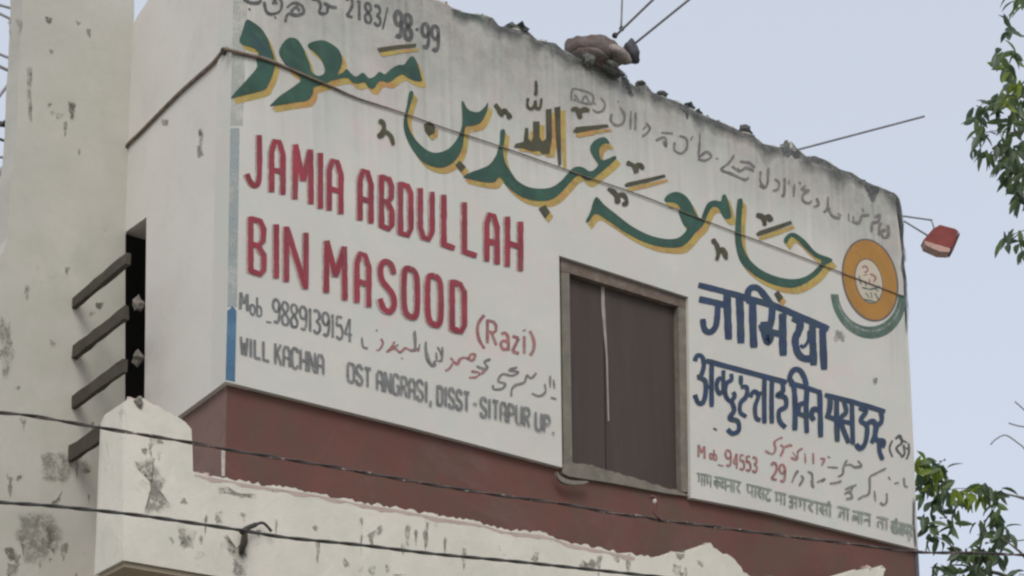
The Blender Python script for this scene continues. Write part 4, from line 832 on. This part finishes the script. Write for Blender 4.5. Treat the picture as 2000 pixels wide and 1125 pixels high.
link('wrapping', ell((1196, 94), 36, 34, 25, 5, amp=.3, Y=-.08, tilt=.5), 'bundle_brown', bn)
link('wrapping', ell((1160, 112), 36, 30, 16, 6, amp=.4, Y=-.02, tilt=.4), 'bundle_brown', bn)
link('beige_panel', ell((1193, 117), 30, 20, 12, 7, amp=.25, Y=.10, tilt=.5), 'bundle_beige', bn)
link('dark_end', ell((1225, 107), 14, 20, 24, 9, amp=.3, Y=.06, tilt=-.3), 'bundle_blue', bn)
link('shaded_underside', ell((1180, 133), 40, 20, 9, 11, amp=.7, Y=.03, tilt=.5), 'moss_stone', bn)  # lumps stand in for the dark shadow beneath the bundle
link('shaded_underside', ell((1144, 122), 12, 14, 13, 12, amp=.6, Y=.03), 'moss_stone', bn)
# red box on rods at the right end
Ye = PF.hit(1766, 430).y
rb = thing('red_box', 'small dark red box held off the wall on two thin rods', 'box', at(1838, 490, Ye + .2))
fc = [(1826, 440), (1872, 454), (1874, 464), (1855, 492), (1806, 478), (1803, 472), (1818, 462), (1822, 446)]
fc = [(1824, 441), (1871, 455), (1853, 490), (1807, 476)]
f3 = [at(x, y, Ye + .12) for x, y in [(1822, 447), (1836, 439), (1866, 447), (1872, 452), (1862, 480), (1857, 484), (1808, 471), (1804, 468)]]
link('box_body', prism([f3], Vector((0, -1, 0)), .14), 'box_red', rb)
f3 = [at(x, y, Ye + .11) for x, y in [(1805, 470), (1856, 485), (1855, 492), (1835, 491), (1808, 479)]]
link('box_underside', prism([f3], Vector((0, -1, 0)), .13), 'box_pale', rb)
f3 = [at(x, y, Ye + .112) for x, y in [(1873, 453), (1875, 458), (1862, 489), (1857, 492), (1858, 484), (1863, 480)]]
link('box_end', prism([f3], Vector((0, -1, 0)), .138), 'box_dark', rb)
for a_, b_ in (((1764, 422), (1820, 430)), ((1766, 432), (1815, 462))):
    link('support_rod', mesh(*tube([at(*a_, Ye), at(*b_, Ye + .15)], .0085, 6), True), 'rod_grey', rb)
link('support_rod', mesh(*tube([at(1819, 430, Ye + .15), at(1826, 450, Ye + .18)], .007, 6), True), 'rod_grey', rb)

# ---- wires at the left, far behind
WL = [((0, 10), (44, 22), .010, 'top thin wire left of the tall white wall'), ((0, 27), (44, 48), .010, 'second thin wire from the top, left of the tall white wall'), ((0, 106), (40, 122), .010, 'third wire from the top, just above the crossing wires'), ((0, 130), (40, 149), .012, 'fourth wire from the top, joining the diagonal one'),
      ((0, 186), (40, 134), .012, 'upper diagonal wire rising to the right, left of the white wall'), ((8, 238), (38, 214), .010, 'short lower diagonal wire above the thick black one'), ((0, 242), (34, 247), .020, 'thick black wire left of the tall white wall'), ((0, 272), (32, 283), .010, 'thin wire just under the thick black one'), ((0, 307), (30, 308), .009, 'lowest level wire left of the white wall'), ((0, 336), (28, 308), .020, 'thick grey wire dipping towards the neighbouring house')]
for a_, b_, r, lb in WL:
    dx = b_[0] - a_[0]; s_ = (b_[1] - a_[1]) / dx
    x0 = -300; x1 = 130
    if 'diagonal' in lb: x0, x1 = -60, 50
    if 'dipping' in lb: x0, x1 = -40, 40
    sky_wire((x0, a_[1] + s_ * (x0 - a_[0])), (x1, a_[1] + s_ * (x1 - a_[0])), 19.6, 20, r * 1.7, 'wire_grey' if 'black' not in lb else 'wire_black', lb)
pb = at(130, 300, 20)
pole = thing('utility_pole', 'concrete utility pole hidden behind the tall white wall', 'pole', (pb.x, pb.y, 0))
link('pole_shaft', mesh(*tube([(pb.x, pb.y, 0), (pb.x, pb.y, 14)], [.18, .11], 12), True), 'pole_concrete', pole)
# right-hand faint wires
sky_wire((1950, 962), (2200, 1010), 17, 17.5, .010, 'wire_grey', 'dark wire running right out of the lower foliage')
sky_wire((1972, 1058), (2200, 1030), 17, 17.5, .008, 'wire_grey', 'short faint wire below the lower foliage at the right edge')

# ---- neighbouring house at far left
nh = at(-40, 520, 27); hb = thing('neighbouring_house', 'small pinkish house with brown eaves beam at the left edge', 'building', (nh.x, nh.y, 0))
def fb(name, x0, y0, x1, y1, Y, t, m, slope=0):
    q = [at(x0, y0, Y), at(x1, y0 + slope * (x1 - x0), Y), at(x1, y1, Y), at(x0, y1, Y)]
    return link(name, prism([q], Vector((0, -1, 0)), t), m, hb)
fb('wall', -420, 398, 60, 1400, 27, 4, 'house_wall')
fb('eaves_beam', -440, 386, 64, 398, 26.8, 4.3, 'beam_brown')
q = [at(-440, 384, 26.9), at(64, 384, 26.9), at(64, 330, 26.9), at(20, 346, 26.9), at(-440, 384, 26.9)]
link('gable', prism([[at(-120, 384.5, 26.9), at(66, 384.5, 26.9), at(66, 300, 26.9)]], Vector((0, -1, 0)), 4), 'house_trim', hb)
for x in (-330, -180):
    link('window', prism([[at(x, 560, 26.99), at(x + 60, 560, 26.99), at(x + 60, 660, 26.99), at(x, 660, 26.99)]], Vector((0, -1, 0)), .02), 'dark_room', hb)

# ================================================================ trees
def leaf_mesh(l, w_, curl, m):
    vs, fs = [], []; n = 4
    for i in range(n + 1):
        t = i / n; ww = w_ * math.sin(math.pi * min(.98, .06 + t * .94)) ** .8 * .5; z_ = -curl * t * t
        vs += [(-ww, t * l, z_ + ww * .5), (0, t * l, z_), (ww, t * l, z_ + ww * .5)]
    for i in range(n):
        a = 3 * i; fs += [(a, a + 1, a + 4, a + 3), (a + 1, a + 2, a + 5, a + 4)]
    me = bpy.data.meshes.new('leaf'); me.from_pydata(vs, [], fs); me.update(); me.materials.append(M[m])
    for p_ in me.polygons: p_.use_smooth = True
    return me
def branch_path(a, b, sagz=.0, n=8, seed=0):
    a, b = Vector(a), Vector(b); q = []
    for i in range(n + 1):
        t = i / n; c = a.lerp(b, t); k = (b - a).length * .06
        c += Vector((noise.noise(Vector((seed, t * 3, 0))), noise.noise(Vector((seed, t * 3, 9))), noise.noise(Vector((seed, t * 3, 5))))) * k * math.sin(math.pi * t); c.z += sagz * math.sin(math.pi * t)
        q.append(c)
    return q
def tree(name, label, base, hub, Y, boughs, leaf_l, nleaf, extra, seed, lime=None):
    rnd = random.Random(seed)
    root = thing(name, label, 'tree', (base.x, base.y, 0))
    link('trunk', mesh(*tube(branch_path((base.x, base.y, 0), hub, 0, 10, seed), [.22 - .012 * i for i in range(11)], 10), True), 'bark', root)
    lm = [leaf_mesh(leaf_l * a, leaf_l * .38 * b, leaf_l * .28, m) for a, b, m in ((1, 1, 'leaf_dark'), (.85, 1.1, 'leaf_dark'), (1.05, .9, 'leaf_green'), (.9, 1, 'leaf_green'), (.95, 1, 'leaf_lime'))]
    cl = []
    for bi, (st, en, r0) in enumerate(boughs):
        a = hub if st is None else at(*st, Y); b = at(*en, Y + rnd.uniform(-.25, .25))
        path = branch_path(a, b, .05, 8, seed + bi); link('bough', mesh(*tube(path, [r0 * (1 - .1 * i) for i in range(9)], 6), True), 'bark', root)
    base_v = root.location
    def put(pos, m, d, i):
        o = bpy.data.objects.new('leaf', m); COL.objects.link(o); o.parent = root
        o.location = pos - base_v; o.rotation_euler = (d.to_track_quat('Y', 'Z').to_matrix().to_3x3() @ Matrix.Rotation(rnd.uniform(-1.6, 1.6), 3, 'Y')).to_euler()
    tot = sum(c[4] for c in extra); i = 0
    for (x, y, rx, ry, wgt, mt) in extra:
        k = max(3, round(nleaf * wgt / tot)); c = at(x, y, Y)
        for _ in range(k):
            a = rnd.uniform(0, 2 * math.pi); r = math.sqrt(rnd.random())
            px, py = x + rx * r * math.cos(a), y + ry * r * math.sin(a)
            pos = at(px, py, Y + rnd.uniform(-.5, .5) * (rx / 40))
            d = Vector((rnd.gauss(-.15, .6), rnd.gauss(0, .5), rnd.gauss(-.55, .55))).normalized()
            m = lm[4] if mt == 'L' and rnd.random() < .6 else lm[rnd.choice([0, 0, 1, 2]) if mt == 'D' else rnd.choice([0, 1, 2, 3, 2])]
            put(pos, m, d, i); i += 1
    print(name, i); return root, lm
def crown_stuff(root, c, r, n, l, seed, m='leaf_dark'):
    """the part of the crown outside the picture: one mass of small leaves"""
    rnd = random.Random(seed); vs, fs = [], []
    for _ in range(n):
        d = Vector((rnd.gauss(0, 1), rnd.gauss(0, 1), rnd.gauss(0, 1))).normalized() * (rnd.random() ** .45)
        d *= .8 + .75 * noise.noise(d * 1.6 + Vector((seed, 0, 0))) + .35 * noise.noise(d * 4.5)
        p = c + Vector((d.x * r[0], d.y * r[1], d.z * r[2])); a = Vector((rnd.gauss(0, 1), rnd.gauss(0, 1), rnd.gauss(-.6, 1))).normalized(); b = a.cross(Vector((rnd.random(), rnd.random(), rnd.random() + .1))).normalized()
        k = len(vs); vs += [p, p + a * l * .5 + b * l * .18, p + a * l, p + a * l * .5 - b * l * .18]; fs.append((k, k + 1, k + 2, k + 3))
    o = link('crown', mesh(vs, fs), m, root); o['kind'] = 'stuff'; return o
Y1 = 10.5
b1 = at(2360, 900, Y1); hub1 = at(2330, 420, Y1)
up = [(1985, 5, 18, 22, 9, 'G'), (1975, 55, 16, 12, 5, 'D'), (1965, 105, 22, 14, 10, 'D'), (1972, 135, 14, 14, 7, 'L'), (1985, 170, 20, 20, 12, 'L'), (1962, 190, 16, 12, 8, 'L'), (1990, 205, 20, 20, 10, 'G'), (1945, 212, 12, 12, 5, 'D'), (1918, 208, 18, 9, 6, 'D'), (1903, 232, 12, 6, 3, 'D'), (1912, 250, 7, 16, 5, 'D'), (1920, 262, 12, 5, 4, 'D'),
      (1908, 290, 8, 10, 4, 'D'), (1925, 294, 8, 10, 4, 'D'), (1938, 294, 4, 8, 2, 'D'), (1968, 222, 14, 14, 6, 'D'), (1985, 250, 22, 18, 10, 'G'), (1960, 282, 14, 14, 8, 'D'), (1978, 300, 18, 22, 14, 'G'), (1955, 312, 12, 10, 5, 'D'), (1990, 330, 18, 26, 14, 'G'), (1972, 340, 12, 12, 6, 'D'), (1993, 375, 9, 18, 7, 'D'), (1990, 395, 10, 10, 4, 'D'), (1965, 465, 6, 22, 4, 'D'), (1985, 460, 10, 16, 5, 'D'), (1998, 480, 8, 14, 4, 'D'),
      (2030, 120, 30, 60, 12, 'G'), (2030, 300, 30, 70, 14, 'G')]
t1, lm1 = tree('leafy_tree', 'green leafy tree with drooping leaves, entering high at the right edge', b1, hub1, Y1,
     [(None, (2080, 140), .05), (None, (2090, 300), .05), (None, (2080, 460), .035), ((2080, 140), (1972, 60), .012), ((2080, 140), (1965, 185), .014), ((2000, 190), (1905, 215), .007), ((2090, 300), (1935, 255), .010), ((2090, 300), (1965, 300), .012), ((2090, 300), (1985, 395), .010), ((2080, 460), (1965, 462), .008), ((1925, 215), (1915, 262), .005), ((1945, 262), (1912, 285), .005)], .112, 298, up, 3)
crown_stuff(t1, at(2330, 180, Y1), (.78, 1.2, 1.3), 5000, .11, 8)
Y2 = 17.0
b2 = at(2120, 1100, Y2); hub2 = at(2090, 1180, Y2)
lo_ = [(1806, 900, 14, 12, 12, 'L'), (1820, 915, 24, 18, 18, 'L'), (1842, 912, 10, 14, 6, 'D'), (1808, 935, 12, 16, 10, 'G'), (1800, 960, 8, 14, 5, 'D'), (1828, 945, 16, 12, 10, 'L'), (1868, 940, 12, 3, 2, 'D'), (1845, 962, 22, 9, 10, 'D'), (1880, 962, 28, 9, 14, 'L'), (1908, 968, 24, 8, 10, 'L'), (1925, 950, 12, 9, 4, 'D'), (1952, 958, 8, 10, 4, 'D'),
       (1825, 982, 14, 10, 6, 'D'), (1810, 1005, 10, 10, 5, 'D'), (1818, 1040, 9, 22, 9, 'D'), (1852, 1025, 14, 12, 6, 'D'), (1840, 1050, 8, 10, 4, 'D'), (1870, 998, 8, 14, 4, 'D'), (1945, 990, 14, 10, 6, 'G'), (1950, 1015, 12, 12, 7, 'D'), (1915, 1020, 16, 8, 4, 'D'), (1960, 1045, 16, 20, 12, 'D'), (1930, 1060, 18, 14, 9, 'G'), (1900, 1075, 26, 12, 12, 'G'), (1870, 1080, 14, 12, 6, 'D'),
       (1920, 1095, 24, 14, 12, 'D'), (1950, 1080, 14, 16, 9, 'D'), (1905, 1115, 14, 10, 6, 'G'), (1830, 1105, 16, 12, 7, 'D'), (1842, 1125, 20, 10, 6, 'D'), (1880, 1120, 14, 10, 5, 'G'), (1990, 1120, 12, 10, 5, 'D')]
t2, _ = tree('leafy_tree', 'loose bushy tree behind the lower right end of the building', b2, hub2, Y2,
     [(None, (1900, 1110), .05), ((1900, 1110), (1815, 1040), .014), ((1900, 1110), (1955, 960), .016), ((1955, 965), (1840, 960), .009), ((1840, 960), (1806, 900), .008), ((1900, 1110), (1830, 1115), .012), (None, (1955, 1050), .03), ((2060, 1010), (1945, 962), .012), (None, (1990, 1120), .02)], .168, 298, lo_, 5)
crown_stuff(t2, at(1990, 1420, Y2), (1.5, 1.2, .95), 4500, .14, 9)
# bare twigs of another tree, faint at the right edge
bt = thing('bare_twigs', 'thin bare twigs reaching in at the right edge, above the lower tree', 'tree', Vector((at(2100, 900, 26).x, 26, 0)))
link('trunk', mesh(*tube([(at(2140, 900, 26).x, 26, 0), at(2130, 880, 26)], [.2, .05], 8), True), 'rod_grey', bt)
for i, pts in enumerate([[(2130, 880), (2020, 885), (1995, 870), (1965, 850), (1945, 858), (1935, 868)], [(2130, 880), (2030, 840), (1990, 832), (1970, 826)], [(2130, 880), (2030, 830), (2000, 800), (1982, 784)]]):
    link('twig', mesh(*tube([Vector(v) for v in smooth([at(x, y, 26) for x, y in pts], 4)], .012, 5), True), 'wire_grey', bt)
print('objects', len(bpy.data.objects))
